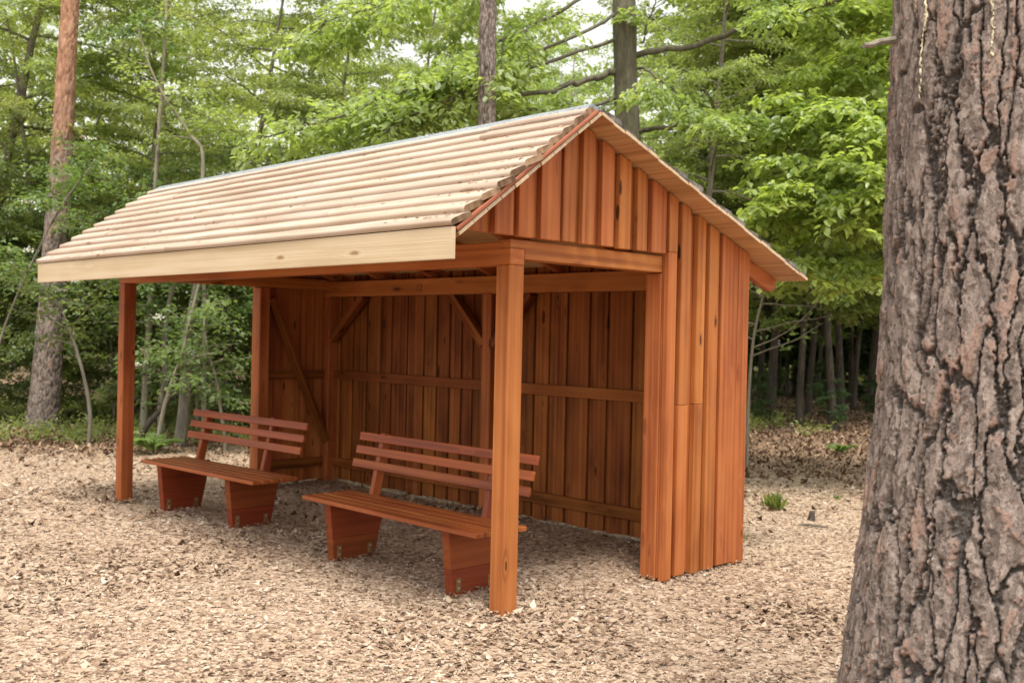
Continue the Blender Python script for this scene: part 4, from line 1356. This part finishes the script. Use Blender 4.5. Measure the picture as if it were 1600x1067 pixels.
# ---- low green growth
def low_cover():
    n = 1500
    xy = np.empty((0, 2))
    ang0 = math.atan2(FV[1], FV[0])
    while len(xy) < n:
        a = ang0 + rng.uniform(-0.55, 0.5, 4000); r = rng.uniform(12, 26, 4000)
        p = np.stack([CAM[0] + r * np.cos(a), CAM[1] + r * np.sin(a)], -1)
        s = clear_s(p[:, 0], p[:, 1])
        left = p[:, 1] < 6.5
        den = fbm(p[:, 0] * 0.8, p[:, 1] * 0.8, oct=3, seed=13)
        k = (s > -0.15 + (den - 0.5) * 2.0) & (s < 8) & (den > np.where(left, 0.40, 0.60))
        xy = np.concatenate([xy, p[k]])
    xy = xy[:n]
    z = gh(xy[:, 0], xy[:, 1])
    paths = []
    for (x, y), zz0 in zip(xy, z):
        for j in range(3):
            a = rng.uniform(0, 6.28)
            paths.append(limb_path((x, y, zz0), (math.cos(a) * 0.7, math.sin(a) * 0.7, 1), rng.uniform(0.12, 0.38), 3, -0.3, 0.15))
    Vl, Fl, rl = leaf_cloud(paths, 42000, 0.048, 0.07, 0.5, vert=0.02)
    tag(link_mesh('ground_cover', np_mesh('ground_cover', Vl, Fl, LEAF_SPRING, attrs={'rnd': rl})), 'low bright green ground cover under the trees', 'ground cover', kind='stuff')


low_cover()


def fern(label, loc, nf, ln, leafm, cat='fern'):
    b = np.array(loc)
    T = tag(empty('fern', loc), label, cat)
    M = Matrix.Translation(Vector([float(q) for q in b]))
    for i in range(nf):
        a = i * 2 * math.pi / nf + rng.uniform(-0.3, 0.3)
        lp = limb_path((0, 0, 0), (math.cos(a) * 0.6, math.sin(a) * 0.6, 1), ln * rng.uniform(0.7, 1.1), 8, -1.3, 0.03)
        n = 34
        t = np.linspace(0.12, 1, n)
        P = np.stack([np.interp(t * 8, np.arange(9), lp[:, j]) for j in range(3)], -1)
        d = unit(np.gradient(P, axis=0)); sd = unit(np.cross(d, [0, 0, 1.0]))
        Nn = np.cross(sd, d)
        parts = []
        s = ln * 0.30 * np.sin(np.pi * np.clip(1.05 - t * 0.95, 0, 1)) + 0.01
        Va, Fa, _ = leaves(P, sd + d * 0.5, Nn, s, 0.22); Vb, Fb, _ = leaves(P, -sd + d * 0.5, Nn, s, 0.22)
        V, F = merge([(Va, Fa), (Vb, Fb)])
        link_mesh('frond', np_mesh('frond', V, F, leafm, attrs={'rnd': rng.uniform(0.4, 0.9, len(V))}), T, M)
    return T


fern('light green fern at the edge of the clearing behind the far bench', gpos(243, 13.6), 9, 0.50, LEAF_ROWAN)
fern('small fern in the leaf litter right of the shelter', gpos(1318, 15.2), 7, 0.3, LEAF_ROWAN)


def tuft(label, loc, nb, h, leafm, wdt=0.09):
    T = tag(empty('grass_tuft', loc), label, 'grass tuft')
    n = nb
    P = np.stack([rng.normal(0, 0.035, n), rng.normal(0, 0.035, n), np.zeros(n)], -1)
    D = unit(np.stack([rng.normal(0, 0.35, n), rng.normal(0, 0.35, n), np.ones(n)], -1))
    V, F, k = leaves(P, D, rng.normal(0, 1, (n, 3)), rng.uniform(0.5, 1.0, n) * h, wdt)
    link_mesh('blades', np_mesh('blades', V, F, leafm, attrs={'rnd': np.repeat(rng.uniform(0.2, 0.8, n), k)}), T, Matrix.Translation(Vector([float(q) for q in loc])))


def g0(x, y):
    return (x, y, float(gh(np.array([x]), np.array([y]))[0]))


tuft('green grass tuft in the chips right of the shelter', g0(-1.06, 4.77), 150, 0.20, LEAF_BRIGHT, 0.045)
tuft('tiny pale sprout beside the little stump', g0(-1.0, 5.9), 26, 0.08, LEAF_ROWAN, 0.2)
tuft('tiny green sprout at the back corner of the shelter', g0(-0.45, 3.2), 40, 0.10, LEAF_SPRING, 0.25)

# little stump and a fallen stick beside it
sb = g0(-0.52, 4.51)
V, F = tube(np.array([[0, 0, -0.05], [0, 0, 0.0], [0.004, 0, 0.05], [0.006, 0.002, 0.085], [0.006, 0.002, 0.087]]), [0.045, 0.036, 0.028, 0.026, 0.001], 10)
V += rng.normal(0, 0.002, V.shape)
T = tag(empty('tree_stump', sb), 'little dark stump in the chips right of the shelter', 'stump')
link_mesh('stump_wood', np_mesh('stump_wood', V, F, BARK_DARK, smooth=True), T, Matrix.Translation(Vector(sb)))
kb = g0(-0.35, 4.25)
q = np.array([[-0.13, -0.05, 0.012], [-0.05, -0.01, 0.022], [0.05, 0.01, 0.02], [0.15, 0.05, 0.012]])
V, F = tube(q, [0.008, 0.012, 0.011, 0.005], 7)
T = tag(empty('fallen_stick', kb), 'short brown stick lying beside the little stump', 'stick')
link_mesh('stick_wood', np_mesh('stick_wood', V, F, BARK_GREY, smooth=True), T, Matrix.Translation(Vector(kb)))
